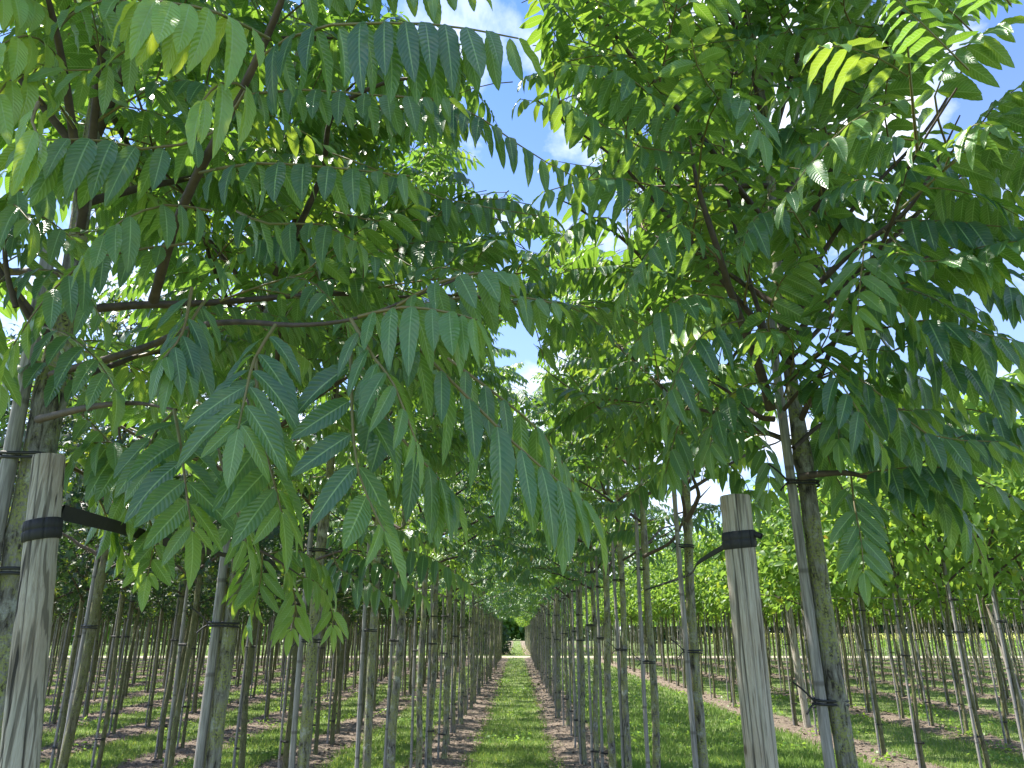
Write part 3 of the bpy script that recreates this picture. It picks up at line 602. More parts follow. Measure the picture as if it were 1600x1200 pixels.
limb(T['R1'], [(1235, 560, 2.3), (1350, 450, 2.4), (1480, 390, 2.45), (1620, 350, 2.4)], 0.008, 0.003, [
  ([(1350, 450, 2.4), (1400, 440, 2.3), (1470, 450, 2.2), (1540, 490, 2.1)], 0.11, 9, 1.2, 0.0, 0.2, 0.42),
  ([(1480, 390, 2.45), (1520, 420, 2.3), (1580, 450, 2.2), (1640, 500, 2.1)], 0.11, 9, 1.2, 0.0, 0.2, 0.42),
  ([(1420, 410, 2.4), (1450, 340, 2.3), (1500, 310, 2.2), (1560, 320, 2.15)], 0.11, 9, 0.9, 0.0, 0.3, 0.42),
  ([(1560, 370, 2.4), (1590, 310, 2.3), (1620, 280, 2.2), (1680, 280, 2.15)], 0.11, 9, 0.9, 0.0, 0.3, 0.42),
  ([(1350, 450, 2.4), (1370, 520, 2.3), (1420, 580, 2.2), (1480, 620, 2.15)], 0.11, 9, 1.0, 0.0, 0.2, 0.42),
], seed=16)
limb(T['R1'], [(1210, 560, 2.3), (1160, 400, 2.5), (1130, 250, 2.6), (1150, 80, 2.7)], 0.009, 0.004, [
  ([(1140, 300, 2.6), (1200, 240, 2.4), (1240, 200, 2.3), (1260, 250, 2.2)], 0.115, 9, 0.8, 0.0, 0.5, 0.4),
  ([(1135, 230, 2.6), (1050, 200, 2.5), (980, 60, 2.4), (930, 40, 2.3)], 0.11, 9, 1.0, 0.1, 0.5, 0.4),
  ([(1150, 100, 2.7), (1080, 30, 2.5), (1010, -10, 2.4), (940, 0, 2.3)], 0.115, 10, 1.2, 0.15, 0.5, 0.4),
  ([(1150, 120, 2.7), (1220, 60, 2.5), (1260, 10, 2.4), (1290, -40, 2.3)], 0.115, 9, 0.6, 0.05, 0.5, 0.4),
  ([(1150, 380, 2.5), (1230, 360, 2.4), (1300, 330, 2.3), (1360, 350, 2.2)], 0.11, 9, 1.0, 0.0, 0.2, 0.4),
], seed=17)

limb(T['R2'], [(1060, 470, 3.3), (980, 380, 3.0), (910, 330, 2.7), (870, 310, 2.5)], 0.009, 0.003, [
  ([(980, 380, 3.0), (950, 340, 2.8), (900, 350, 2.7), (850, 400, 2.6)], 0.11, 9, 1.2, 0.0, 0.3, 0.4),
  ([(1000, 400, 3.0), (960, 420, 2.8), (900, 420, 2.7), (840, 440, 2.6)], 0.11, 10, 1.4, 0.0, 0.2, 0.4),
  ([(1020, 420, 3.1), (980, 470, 2.9), (920, 490, 2.8), (860, 520, 2.7)], 0.11, 10, 1.4, 0.0, 0.2, 0.4),
  ([(930, 345, 2.8), (900, 310, 2.7), (950, 250, 2.6), (990, 260, 2.5)], 0.10, 8, 1.2, 0.05, 0.4, 0.4),
], seed=18, lod='near')
limb(T['R2'], [(1060, 330, 3.3), (990, 200, 3.1), (920, 120, 2.9), (860, 60, 2.8)], 0.008, 0.003, [
  ([(990, 200, 3.1), (940, 200, 2.9), (890, 170, 2.8), (815, 155, 2.7)], 0.11, 10, 1.5, 0.15, 0.5, 0.4),
  ([(950, 150, 3.0), (900, 110, 2.9), (860, 110, 2.8), (820, 120, 2.7)], 0.11, 9, 1.5, 0.1, 0.5, 0.4),
  ([(900, 100, 2.9), (870, 60, 2.8), (850, 20, 2.7), (840, -10, 2.6)], 0.11, 8, 0.8, 0.1, 0.5, 0.4),
  ([(1000, 220, 3.1), (970, 260, 2.9), (920, 260, 2.8), (860, 250, 2.7)], 0.11, 9, 1.3, 0.1, 0.4, 0.4),
  ([(930, 130, 2.9), (960, 70, 2.8), (940, 20, 2.7), (920, -20, 2.6)], 0.11, 9, 0.8, 0.1, 0.4, 0.4),
], seed=19, lod='near')
limb(T['R1'], [(1225, 640, 2.25), (1260, 600, 2.15), (1300, 580, 2.05)], 0.007, 0.003, [
  ([(1225, 620, 2.2), (1240, 560, 2.0), (1230, 520, 1.9), (1180, 520, 1.85)], 0.10, 7, 0.8, 0.0, 0.3, 0.4),
  ([(1230, 600, 2.2), (1280, 550, 2.05), (1300, 500, 2.0), (1290, 460, 1.95)], 0.10, 8, 0.6, 0.0, 0.3, 0.4),
  ([(1260, 600, 2.15), (1290, 600, 2.05), (1310, 640, 2.0), (1310, 690, 1.95)], 0.10, 7, 0.5, 0.0, 0.3, 0.4),
  ([(1210, 560, 2.2), (1200, 500, 2.05), (1220, 440, 2.0), (1250, 410, 1.95)], 0.10, 8, 0.8, 0.0, 0.3, 0.4),
  ([(1215, 600, 2.2), (1170, 600, 2.05), (1120, 640, 2.0), (1110, 700, 1.95)], 0.10, 7, 0.7, 0.0, 0.3, 0.4),
  ([(1240, 580, 2.2), (1300, 620, 2.1), (1380, 640, 2.05), (1460, 640, 2.0)], 0.10, 9, 1.2, 0.0, 0.2, 0.42),
], seed=20)
limb(T['L2'], [(430, 600, 2.6), (450, 480, 2.4), (560, 420, 2.3), (700, 380, 2.2)], 0.009, 0.003, [
  ([(450, 480, 2.4), (520, 400, 2.2), (590, 390, 2.1), (650, 420, 2.0)], 0.10, 9, 1.2, 0.05, 0.4, 0.38),
  ([(560, 420, 2.3), (640, 380, 2.2), (720, 380, 2.1), (800, 390, 2.0)], 0.10, 10, 1.4, 0.0, 0.2, 0.38),
  ([(620, 400, 2.3), (690, 330, 2.2), (760, 310, 2.1), (830, 320, 2.0)], 0.085, 10, 1.4, 0.0, 0.1, 0.40),
  ([(500, 440, 2.4), (470, 380, 2.2), (420, 370, 2.1), (370, 400, 2.0)], 0.10, 9, 1.2, 0.0, 0.2, 0.38),
], seed=21, lod='near')

limb(T['L2'], [(378, 850, 2.6), (410, 862, 2.6), (440, 880, 2.6), (470, 900, 2.6)], 0.007, 0.003, [  # hanging leaves tinted yellow, sunlight painted into their colour
  ([(410, 862, 2.6), (408, 900, 2.6), (400, 940, 2.58), (385, 980, 2.55)], 0.11, 6, 0.5, 0.35, 0.6, 0.34),
  ([(440, 880, 2.6), (455, 910, 2.6), (462, 950, 2.6), (455, 985, 2.6)], 0.11, 6, 0.5, 0.55, 0.6, 0.34),
  ([(470, 900, 2.6), (495, 910, 2.6), (515, 940, 2.6), (520, 980, 2.6)], 0.11, 6, 0.5, 0.4, 0.6, 0.34),
  ([(420, 865, 2.7), (460, 860, 2.75), (500, 880, 2.8), (520, 920, 2.8)], 0.11, 7, 0.8, 0.1, 0.3, 0.36),
  ([(400, 858, 2.6), (385, 890, 2.6), (372, 930, 2.6)], 0.10, 5, 0.6, 0.1, 0.3, 0.36),
], seed=22, lod='near')
limb(T['L3'], [(480, 880, 3.6), (540, 860, 3.5), (600, 870, 3.4)], 0.008, 0.003, [
  ([(540, 860, 3.5), (570, 870, 3.4), (620, 895, 3.3), (660, 930, 3.2)], 0.12, 8, 1.0, 0.0, 0.2, 0.38),
  ([(520, 862, 3.5), (530, 890, 3.4), (570, 905, 3.3), (610, 935, 3.2)], 0.12, 8, 0.9, 0.0, 0.2, 0.38),
  ([(590, 870, 3.4), (640, 860, 3.3), (690, 880, 3.2), (730, 910, 3.15)], 0.12, 8, 1.0, 0.0, 0.3, 0.38),
  ([(560, 864, 3.5), (560, 830, 3.4), (600, 820, 3.3), (650, 840, 3.2)], 0.12, 8, 1.0, 0.0, 0.3, 0.38),
], seed=23, lod='near')
limb(T['L1'], [(60, 700, 1.75), (130, 740, 1.8), (200, 770, 1.85), (270, 800, 1.9)], 0.006, 0.0025, [
  ([(130, 740, 1.8), (160, 790, 1.8), (175, 830, 1.8), (200, 870, 1.8)], 0.085, 7, 0.6, 0.05, 0.3, 0.42),
  ([(200, 770, 1.85), (230, 800, 1.8), (240, 850, 1.8), (230, 900, 1.8)], 0.085, 7, 0.5, 0.05, 0.3, 0.42),
  ([(160, 755, 1.8), (220, 750, 1.75), (270, 770, 1.7), (310, 820, 1.7)], 0.085, 8, 0.8, 0.3, 0.5, 0.40),
  ([(110, 730, 1.8), (130, 700, 1.75), (170, 690, 1.7), (220, 710, 1.7)], 0.085, 8, 0.9, 0.3, 0.5, 0.40),
], seed=24)

limb(T['R2'], [(1072, 760, 3.5), (1110, 700, 3.3), (1150, 690, 3.1), (1190, 700, 2.9)], 0.008, 0.003, [
  ([(1100, 705, 3.3), (1130, 720, 3.1), (1160, 745, 3.0), (1180, 790, 2.9)], 0.11, 7, 0.8, 0.0, 0.3, 0.38),
  ([(1090, 720, 3.4), (1100, 660, 3.2), (1140, 640, 3.0), (1180, 660, 2.9)], 0.11, 8, 0.9, 0.0, 0.3, 0.38),
  ([(1140, 692, 3.1), (1180, 680, 3.0), (1200, 720, 2.9), (1200, 770, 2.9)], 0.11, 7, 0.7, 0.1, 0.4, 0.38),
  ([(1080, 745, 3.4), (1050, 700, 3.3), (1010, 690, 3.2), (960, 720, 3.1)], 0.11, 9, 0.9, 0.0, 0.3, 0.38),
  ([(1075, 750, 3.4), (1040, 740, 3.3), (1000, 760, 3.2), (960, 800, 3.1)], 0.11, 9, 0.9, 0.0, 0.2, 0.38),
  ([(1072, 730, 3.4), (1060, 640, 3.3), (1020, 600, 3.2), (960, 610, 3.1)], 0.11, 9, 1.0, 0.0, 0.3, 0.38),
  ([(1110, 700, 3.3), (1090, 620, 3.2), (1120, 570, 3.1), (1170, 580, 3.0)], 0.11, 8, 0.9, 0.0, 0.3, 0.38),
], seed=25, lod='near')
limb(T['R1'], [(1240, 700, 2.3), (1290, 660, 2.4), (1370, 640, 2.5), (1460, 640, 2.6)], 0.008, 0.003, [
  ([(1290, 660, 2.4), (1330, 680, 2.35), (1390, 700, 2.3), (1440, 740, 2.3)], 0.11, 9, 1.1, 0.0, 0.2, 0.42),
  ([(1350, 645, 2.5), (1420, 650, 2.4), (1490, 670, 2.35), (1560, 710, 2.3)], 0.11, 9, 1.1, 0.0, 0.2, 0.42),
  ([(1460, 640, 2.6), (1520, 640, 2.5), (1580, 660, 2.4), (1640, 690, 2.3)], 0.11, 9, 1.1, 0.0, 0.2, 0.42),
  ([(1280, 665, 2.4), (1290, 700, 2.4), (1320, 770, 2.35), (1400, 800, 2.3)], 0.11, 9, 1.0, 0.0, 0.2, 0.42),
  ([(1400, 640, 2.5), (1430, 720, 2.4), (1470, 780, 2.35), (1520, 820, 2.3)], 0.11, 9, 0.9, 0.1, 0.3, 0.42),
  ([(1300, 655, 2.4), (1340, 600, 2.35), (1400, 580, 2.3), (1470, 600, 2.3)], 0.11, 9, 1.1, 0.0, 0.2, 0.42),
], seed=26, lod='near')
# ------------------------------------------------------------ copies for the rows
def crown_pinnate(seed, lod, nb, reach, H=5.0, base=2.1, lvn=5, tw=4):
    r = np.random.default_rng(seed); br, twg, lf = grow(r, H, nb, reach, base, tw, lvn, leaflet=0.098)
    cm = MB()
    cm.tubes(np.array([b[0] for b in br]), np.array([np.linspace(b[1], b[1]*0.35, 8) for b in br]), 5, 2)
    cm.tubes(np.array(twg), np.tile(np.linspace(0.0045, 0.0022, 5), (len(twg), 1)), 3, 1)
    lv = Leaves(r)
    for o, d, ln, sag, hang, ll, tone in lf:
        lv.leaf(leaf_path(r, o, d, ln, sag), ll*(1.1 if lod == 'far' else 1), int(r.integers(6, 9)) if lod != 'far' else 6, hang, 0.0 if r.random() < 0.85 else r.uniform(0.2, 0.6), tone, width=0.36)
    lv.flush(cm, lod, 0, 1, stalks=(lod != 'far'), sides=3)
    return cm.mesh('crown', [M['leaf'], M['twig'], M['branch']])
S5 = [(0.55, 0.16), (0.95, 0.38), (0.72, 0.62), (1.0, 0.82)]
def lobed_leaves(mb, o, d, b, n, L_, col):
    """five-lobed leaves, every lobe a kite"""
    k = len(o); ang = np.radians([-115, -55, 0, 55, 115]); ln = np.array([0.55, 0.85, 1.0, 0.85, 0.55]); vs_ = [np.zeros((k, 3))+o]
    hb = np.radians([-150, -85, -28, 28, 85, 150]); nl = np.array([0.22, 0.33, 0.42, 0.42, 0.33, 0.22])
    for a, l in zip(ang, ln): vs_.append(o+(d*math.cos(a)+b*math.sin(a))*(L_[:, None]*0.6*l)-n*(L_[:, None]*0.12*l))
    for a, l in zip(hb, nl): vs_.append(o+(d*math.cos(a)+b*math.sin(a))*(L_[:, None]*0.6*l))
    v = np.stack(vs_, 1); f = np.array([[0, 6+i, 1+i, 7+i] for i in range(5)])
    ff = (f[None]+(np.arange(k)*12)[:, None, None]).reshape(-1, 4)
    mb.add(v, ff, None, np.repeat(col[:, None], 12, 1), 0)
def crown_simple(seed, kind, H, base, nb, reach, per, size, tw=4, mats=None):
    r = np.random.default_rng(seed); br, twg, lf = grow(r, H, nb, reach, base, tw, 1)
    cm = MB()
    cm.tubes(np.array([b[0] for b in br]), np.array([np.linspace(b[1]*0.9, b[1]*0.3, 8) for b in br]), 5, 2)
    cm.tubes(np.array(twg), np.tile(np.linspace(0.004, 0.002, 5), (len(twg), 1)), 3, 1)
    tp = np.array(twg); k = len(tp)*per; ti = r.integers(0, len(tp), k); si = r.integers(0, 5, k)
    o = tp[ti, si]+r.normal(0, 1, (k, 3))*np.array([0.10, 0.10, 0.085])
    out = unit(o-np.array([0, 0, 0])*1.0-np.array([0, 0, 1])*o[:, 2:3]+1e-3)
    d = unit(out*0.6+r.normal(0, 0.7, (k, 3))+np.array([0, 0, -0.45])); n = unit(np.array([0, 0, 1.0])+r.normal(0, 0.5, (k, 3))+out*0.35)
    b = unit(np.cross(n, d)); n = np.cross(d, b)
    L_ = size*r.uniform(0.7, 1.2, k); col = np.stack([r.random(k), np.where(r.random(k) < 0.12, r.uniform(0.2, 0.8, k), 0), r.random(k)], 1)
    if kind == 'lobed': lobed_leaves(cm, o, d, b, n, L_, col)
    else: add_blades(cm, 'far' if kind == 'oval_far' else 'mid', o, d, b, n, L_, L_*0.26, r.uniform(0.1, 0.6, k), r.uniform(0.1, 0.4, k), col, 0)
    return cm.mesh('crown', mats+[M['twig'], M['branch']])
VAR = {
 'pin_mid': [crown_pinnate(300+i, 'mid', 13, 1.05) for i in range(3)],
 'pin_far': [crown_pinnate(310+i, 'far', 12, 1.05, lvn=4) for i in range(3)],
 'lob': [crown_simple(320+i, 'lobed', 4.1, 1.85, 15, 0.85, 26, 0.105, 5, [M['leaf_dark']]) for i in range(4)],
 'oval': [crown_simple(330+i, 'oval', 3.75, 2.0, 13, 1.12, 26, 0.12, 5, [M['leaf_light']]) for i in range(4)],
}
TRV = {'bark': [], 'bark_green': []}
for i in range(4):
    mb, m = trunk_mesh(400+i, 4.6, 0.029, 2.1, 'bark', 10, 0.08, 0.012); TRV['bark'].append(mb.mesh('trunk', [m]))
    mb, m = trunk_mesh(410+i, 3.6, 0.028, 1.9, 'bark_green', 9, 0.08, 0.015); TRV['bark_green'].append(mb.mesh('trunk', [m]))
SH = 2.25
STV = [stake_mesh(420+i, SH, 0.0140).mesh('stake', [M['pole']]) for i in range(3)]
OFF = 0.058
TIE = [tie_mesh((0, 0), 0.0145, (OFF, 0), 0.029, 0, seed=i).mesh('tie', [M['rubber']]) for i in range(2)]
def stake(loc, label, group, heights=(0.42, 1.42, 1.98), mesh=None, tiemesh=None, rot=0.0, seed=0, ties=True):
    r = random.Random(seed)
    s = link('tree_stake', mesh or STV[seed % 3], None, loc); tag(s, label, 'stake', group); s.rotation_euler = (0, 0, rot)
    if ties:
        for h in heights:
            t = link('tie', tiemesh or TIE[seed % 2], s, (0, 0, h+r.uniform(-0.13, 0.13)))
    return s
SG = 'grey stakes tied to the nursery trees'
def near_stake(key, dx, dy, tr, sr, H, label, heights, seed):
    loc = tuple(T[key].location); mb = stake_mesh(seed, H, sr, 12, 0.007)
    s = link('tree_stake', mb.mesh('stake', [M['pole']]), None, (loc[0]+dx, loc[1]+dy, 0)); tag(s, label, 'stake', SG)
    for j, h in enumerate(heights):
        t = tie_mesh((0, 0), sr, (-dx, -dy), tr, 0, tails=(j != 0), seed=seed+j, th=0.003); link('tie', t.mesh('tie', [M['rubber']]), s, (0, 0, h))
near_stake('R1', -0.055, -0.012, 0.029, 0.0160, 2.62, 'grey stake with salmon bark patches tied to the yellow-lichened right trunk', (0.5, 1.40, 2.05), 501)
near_stake('R2', -0.05, -0.01, 0.026, 0.0135, 2.45, 'slim grey stake tied to the second trunk of the right row', (0.4, 1.50, 2.02), 502)
near_stake('R3', -0.05, -0.01, 0.026, 0.0135, 2.40, 'slim grey stake tied to the third trunk of the right row', (0.4, 1.40, 2.0), 503)
near_stake('R4', -0.05, 0.01, 0.027, 0.0135, 2.35, 'slim grey stake tied to the fourth trunk of the right row', (0.4, 1.45, 2.0), 504)
near_stake('L2', -0.056, -0.01, 0.026, 0.0165, 2.2, 'smooth pale stake tied to the second trunk of the left row', (0.45, 1.62, 2.0), 505)
near_stake('L3', -0.055, -0.01, 0.030, 0.0150, 2.2, 'grey stake tied to the third trunk of the left row', (0.45, 1.55, 2.0), 506)
near_stake('L4', -0.055, 0.01, 0.029, 0.0150, 2.2, 'grey stake tied to the fourth trunk of the left row', (0.45, 1.6, 2.0), 507)
# the left foreground stake leans on the nearest trunk
mb = stake_mesh(508, 2.5, 0.017, 12, 0.004)
s = link('tree_stake', mb.mesh('stake', [M['pole']]), None, (-1.085, 1.61, 0)); s.rotation_euler = (0, R(-1.5), 0); tag(s, 'grey stake strapped to the nearest trunk at the left edge', 'stake', SG)
for j, h in enumerate((1.72, 1.97)):
    t = tie_mesh((0, 0), 0.017, (0.052, 0.02), 0.036, 0, tails=True, seed=j, th=0.003); link('tie', t.mesh('tie', [M['rubber']]), s, (0, 0, h))

# ------------------------------------------------------------ the rows
rr = random.Random(5)
def row_tree(x, y, crown, trunk, name, label, group, sc, with_stake, slabel, seed, crown_off=0.0):
    root = tag(empty(name, (x, y, 0)), label, 'tree', group); root.rotation_euler = (R(rr.gauss(0, 0.8)), R(rr.gauss(0, 0.8)), rr.choice((0, math.pi))+rr.gauss(0, 0.15)); 
    tk = link('trunk', trunk, root); tk.scale = (sc[0], sc[0], 1)
    cw = link('crown', crown, root); cw.scale = (sc[1]*1.03, sc[1]*0.60, sc[2])
    if with_stake:
        a = rr.gauss(0, 0.25)
        s = stake((x-OFF*math.cos(a), y-OFF*math.sin(a), 0), slabel, SG, seed=seed, rot=a, ties=(with_stake > 1)); s.scale = (1, 1, rr.uniform(0.9, 1.12))
    return root
ORD = ['first', 'second', 'third', 'fourth', 'fifth', 'sixth', 'seventh', 'eighth', 'ninth', 'tenth', 'eleventh', 'twelfth']
PG = 'pinnate-leaved trees in the two rows along the central grass lane'
for side, x0, ys in (('left', -0.99, [6.75]+[8.0+1.25*i for i in range(33)]), ('right', 0.86, [7.65+1.25*i for i in range(33)])):
    for i, y in enumerate(ys):
        k = i+5; where = '%s row along the central grass lane' % side
        if k <= 12: lab = '%s slim-trunked tree in the %s' % (ORD[k-1], where); sl = 'grey stake tied to the %s trunk in the %s' % (ORD[k-1], where)
        elif k < 26: lab = 'slim-trunked tree among the middle of the %s' % where; sl = 'thin stake among the middle of the %s' % where
        else: lab = 'small slim-trunked tree near the far end of the %s' % where; sl = 'thin stake near the far end of the %s' % where
        near = y < 14
        row_tree(x0+rr.gauss(0, 0.03), y+rr.gauss(0, 0.05), VAR['pin_mid' if y < 11 else 'pin_far'][rr.randrange(3)], TRV['bark'][rr.randrange(4)], 'pinnate_leaved_tree', lab, PG,
                 (rr.uniform(1.0, 1.35), rr.uniform(0.92, 1.08), rr.uniform(0.95, 1.06)), 2 if y < 32 else 1, sl, i)
# left block of dark lobed trees, right block of light green trees
def inview(x, y, m=40):
    a = proj(np.array([[x, y, 0.2]])); b = proj(np.array([[x, y, 3.0]]))
    return (a[2][0] > 0.5) and (-m < a[0][0] < 1600+m or -m-60 < b[0][0] < 1660+m)
ROWW = ['first', 'second', 'third', 'fourth', 'fifth', 'sixth']
jobs = []
for k in range(17):
    X = -2.8-1.8*k; y = 5.05+0.55*((k*7) % 3)*0.9+0.3*(k % 2)
    while y < 47.5:
        if inview(X, y): jobs.append(('lob', k, X, y))
        y += 1.12
lobs = sorted([j for j in jobs if j[0] == 'lob'], key=lambda j: j[3]*1.0+abs(j[2])*0.25)
ov = []
for k in range(13):
    X = 4.78+2.38*k; y = 4.3+0.5*((k*5) % 3)
    while y < 47.5:
        if inview(X, y): ov.append(('oval', k, X, y))
        y += 1.08
ov = sorted(ov, key=lambda j: j[3]+abs(j[2])*0.25)
print('lobed', len(lobs), 'oval', len(ov))
def far_merge(rest, name, leafmat, base, H, size, lab, cat, n_leaf):
    """the farthest trees of a block, too many to count, as one mesh"""
    if not rest: return
    r = np.random.default_rng(77); mb = MB(); k = len(rest)
    xy = np.array([[j[2], j[3]] for j in rest])+r.normal(0, 0.06, (k, 2)); z = np.linspace(0, base+0.5, 5)
    p = np.zeros((k, 5, 3)); p[:, :, :2] = xy[:, None]; p[:, :, 2] = z; p[:, 1:, :2] += r.normal(0, 0.012, (k, 4, 2)); mb.tubes(p, np.tile(np.linspace(0.034, 0.024, 5), (k, 1)), 5, 1)
    q = p.copy(); q[:, :, 0] -= 0.06; mb.tubes(q, np.full((k, 5), 0.014), 4, 2)
    m = k*n_leaf; c = np.repeat(xy, n_leaf, 0); a = r.uniform(0, 6.28, m); h = r.random(m); rad = 0.95*np.sqrt(r.random(m))*(1-h*0.6)
    o = np.stack([c[:, 0]+np.cos(a)*rad, c[:, 1]+np.sin(a)*rad, base+h*(H-base)], 1)
    d = unit(r.normal(0, 1, (m, 3))+[0, 0, -0.4]); n = unit(r.normal(0, 0.6, (m, 3))+[0, 0, 1]); b = unit(np.cross(n, d)); n = np.cross(d, b)
    L_ = size*r.uniform(0.7, 1.3, m); col = np.stack([r.random(m), np.where(r.random(m) < 0.1, 0.5, 0.0), r.random(m)], 1)
    add_blades(mb, 'far', o, d, b, n, L_, L_*0.4, r.uniform(0, 0.5, m), r.uniform(0, 0.4, m), col, 0)
    tag(link(name, mb.mesh(name, [leafmat, M['bark_green'], M['pole']])), lab, cat, None, 'stuff')
nst = 0
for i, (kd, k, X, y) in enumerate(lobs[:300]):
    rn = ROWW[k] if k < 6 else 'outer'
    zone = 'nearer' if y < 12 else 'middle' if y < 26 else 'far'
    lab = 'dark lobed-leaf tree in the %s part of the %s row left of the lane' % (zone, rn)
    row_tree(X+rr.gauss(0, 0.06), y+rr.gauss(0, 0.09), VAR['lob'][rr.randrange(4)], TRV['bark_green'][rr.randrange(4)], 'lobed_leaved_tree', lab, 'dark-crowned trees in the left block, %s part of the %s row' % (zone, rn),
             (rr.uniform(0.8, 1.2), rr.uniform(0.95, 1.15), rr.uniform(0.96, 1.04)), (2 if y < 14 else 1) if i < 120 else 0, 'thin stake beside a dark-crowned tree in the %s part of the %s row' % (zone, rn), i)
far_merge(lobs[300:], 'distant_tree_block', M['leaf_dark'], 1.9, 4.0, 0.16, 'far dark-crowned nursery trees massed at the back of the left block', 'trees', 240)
for i, (kd, k, X, y) in enumerate(ov[:300]):
    rn = ROWW[k] if k < 6 else 'outer'
    zone = 'nearer' if y < 13 else 'middle' if y < 26 else 'far'
    lab = 'light green tree in the %s part of the %s row beyond the right lane' % (zone, rn)
    row_tree(X+rr.gauss(0, 0.05), y+rr.gauss(0, 0.08), VAR['oval'][rr.randrange(4)], TRV['bark_green'][rr.randrange(4)], 'oval_leaved_tree', lab, 'light green trees in the right block, %s part of the %s row' % (zone, rn),
             (rr.uniform(0.8, 1.1), rr.uniform(0.95, 1.15), rr.uniform(0.96, 1.04)), (2 if y < 16 else 1) if i < 100 else 0, 'thin stake beside a light green tree in the %s part of the %s row' % (zone, rn), i)
far_merge(ov[300:], 'distant_tree_block', M['leaf_light'], 2.25, 4.3, 0.18, 'far light green nursery trees massed at the back of the right block', 'trees', 200)
# remaining stakes of the far rows, past counting
r = np.random.default_rng(9); rest = [(j[2], j[3]) for j in lobs[120:300]]+[(j[2], j[3]) for j in ov[100:300]]
xy = np.array(rest)+r.normal(0, 0.05, (len(rest), 2)); p = np.zeros((len(rest), 5, 3)); p[:, :, 0] = xy[:, None, 0]-0.07; p[:, :, 1] = xy[:, None, 1]; p[:, :, 2] = np.linspace(0, 2.2, 5)
mb = MB(); mb.tubes(p, np.full((len(rest), 5), 0.015), 5); tag(link('distant_stakes', mb.mesh('stakes', [M['pole']])), 'thin pale stakes massed among the far trunks of both blocks', 'stakes', None, 'stuff')

# ------------------------------------------------------------ the big wooden posts
def post(name, base, top, r0, r1, label, seed, groove=None, strap_z=None, strap_w=0.05, notch=False, group='thick wooden anchor posts'):
    r = np.random.default_rng(seed); base = np.array(base, float); top = np.array(top, float); Hh = np.linalg.norm(top-base)
    root = tag(empty(name, base), label, 'post', group); ax = unit(top-base)
    K = 70; S_ = 112; z = np.linspace(-0.05, Hh, K); th = np.linspace(0, 2*np.pi, S_, endpoint=False)
    rad = (r0+(r1-r0)*np.clip(z/Hh, 0, 1))[:, None]*np.ones((1, S_))
    for n_ in range(5): rad = rad*(1+0.012*np.sin(z[:, None]*r.uniform(1, 6)+th[None]*(n_+1)+r.uniform(0, 6)))
    rad = rad+r.normal(0, 0.0004, (K, S_))
    crack = np.zeros((K, S_))
    if groove is not None:
        for ga, gw, dp in groove:
            path = ga+0.10*np.sin(z*1.3+seed)[:, None]+0.04*np.sin(z*6)[:, None]
            dd = (th[None]-path+np.pi) % (2*np.pi)-np.pi; rad = rad*(1-dp*np.exp(-(dd/gw)**2)); crack = np.maximum(crack, np.exp(-(dd/(gw*0.8))**4)*(0.6+0.4*np.sin(z*9+ga*5))[:, None])
    if notch:
        dd = (th[None]-math.pi*1.1+np.pi) % (2*np.pi)-np.pi
        rad = rad*(1-0.16*np.exp(-(dd/0.9)**2)*(1/(1+np.exp(-(z[:, None]-(Hh-0.30))*60))))
    rad[-1] *= 0.965; z[-2] = z[-1]-0.006
    b1 = unit(np.cross(ax, [0, 1, 0])); b2 = np.cross(ax, b1); b1 = -b1 if b1[0] < 0 else b1; b2 = np.cross(ax, b1)
    v = ax*z[:, None, None]+rad[..., None]*(b1*np.cos(th)[None, :, None]+b2*np.sin(th)[None, :, None])
    mb = MB(); i, j = np.meshgrid(np.arange(K-1), np.arange(S_), indexing='ij')
    f = np.stack([i*S_+j, i*S_+(j+1) % S_, (i+1)*S_+(j+1) % S_, (i+1)*S_+j], -1).reshape(-1, 4); mb.add(v, f, None, np.repeat(crack.reshape(-1, 1), 3, 1))
    capv = [ax*Hh]+list(v[-1]); mb.add(capv, [[0, 1+(2*q) % S_, 1+(2*q+1) % S_, 1+(2*q+2) % S_] for q in range(S_//2)])
    link('timber', mb.mesh('timber', [M['post']]), root)
    if strap_z is not None:
        kz = np.array([-1, -0.93, -0.3, -0.06, 0, 0.06, 0.4, 0.93, 1])*strap_w/2; zi = strap_z+kz
        ri = np.interp(zi, z, rad.mean(1)); ex = np.array([0.0, 0.0042, 0.0048, 0.0045, 0.0028, 0.0042, 0.0046, 0.0040, 0.0])
        rs = np.array([rad[np.argmin(abs(z-q))]/rad[np.argmin(abs(z-q))].mean() for q in zi])*ri[:, None]
        rs = rs.max(0, keepdims=True)*0.3+rs*0.7
        v = ax*(zi[:, None, None]+0.004*np.sin(th+1)[None, :, None])+(rs+ex[:, None])[..., None]*(b1*np.cos(th)[None, :, None]+b2*np.sin(th)[None, :, None])
        mb = MB(); i, j = np.meshgrid(np.arange(len(kz)-1), np.arange(S_), indexing='ij'); f = np.stack([i*S_+j, i*S_+(j+1) % S_, (i+1)*S_+(j+1) % S_, (i+1)*S_+j], -1).reshape(-1, 4); mb.add(v, f)
        link('band', mb.mesh('band', [M['strap']]), root)
    return root, ax
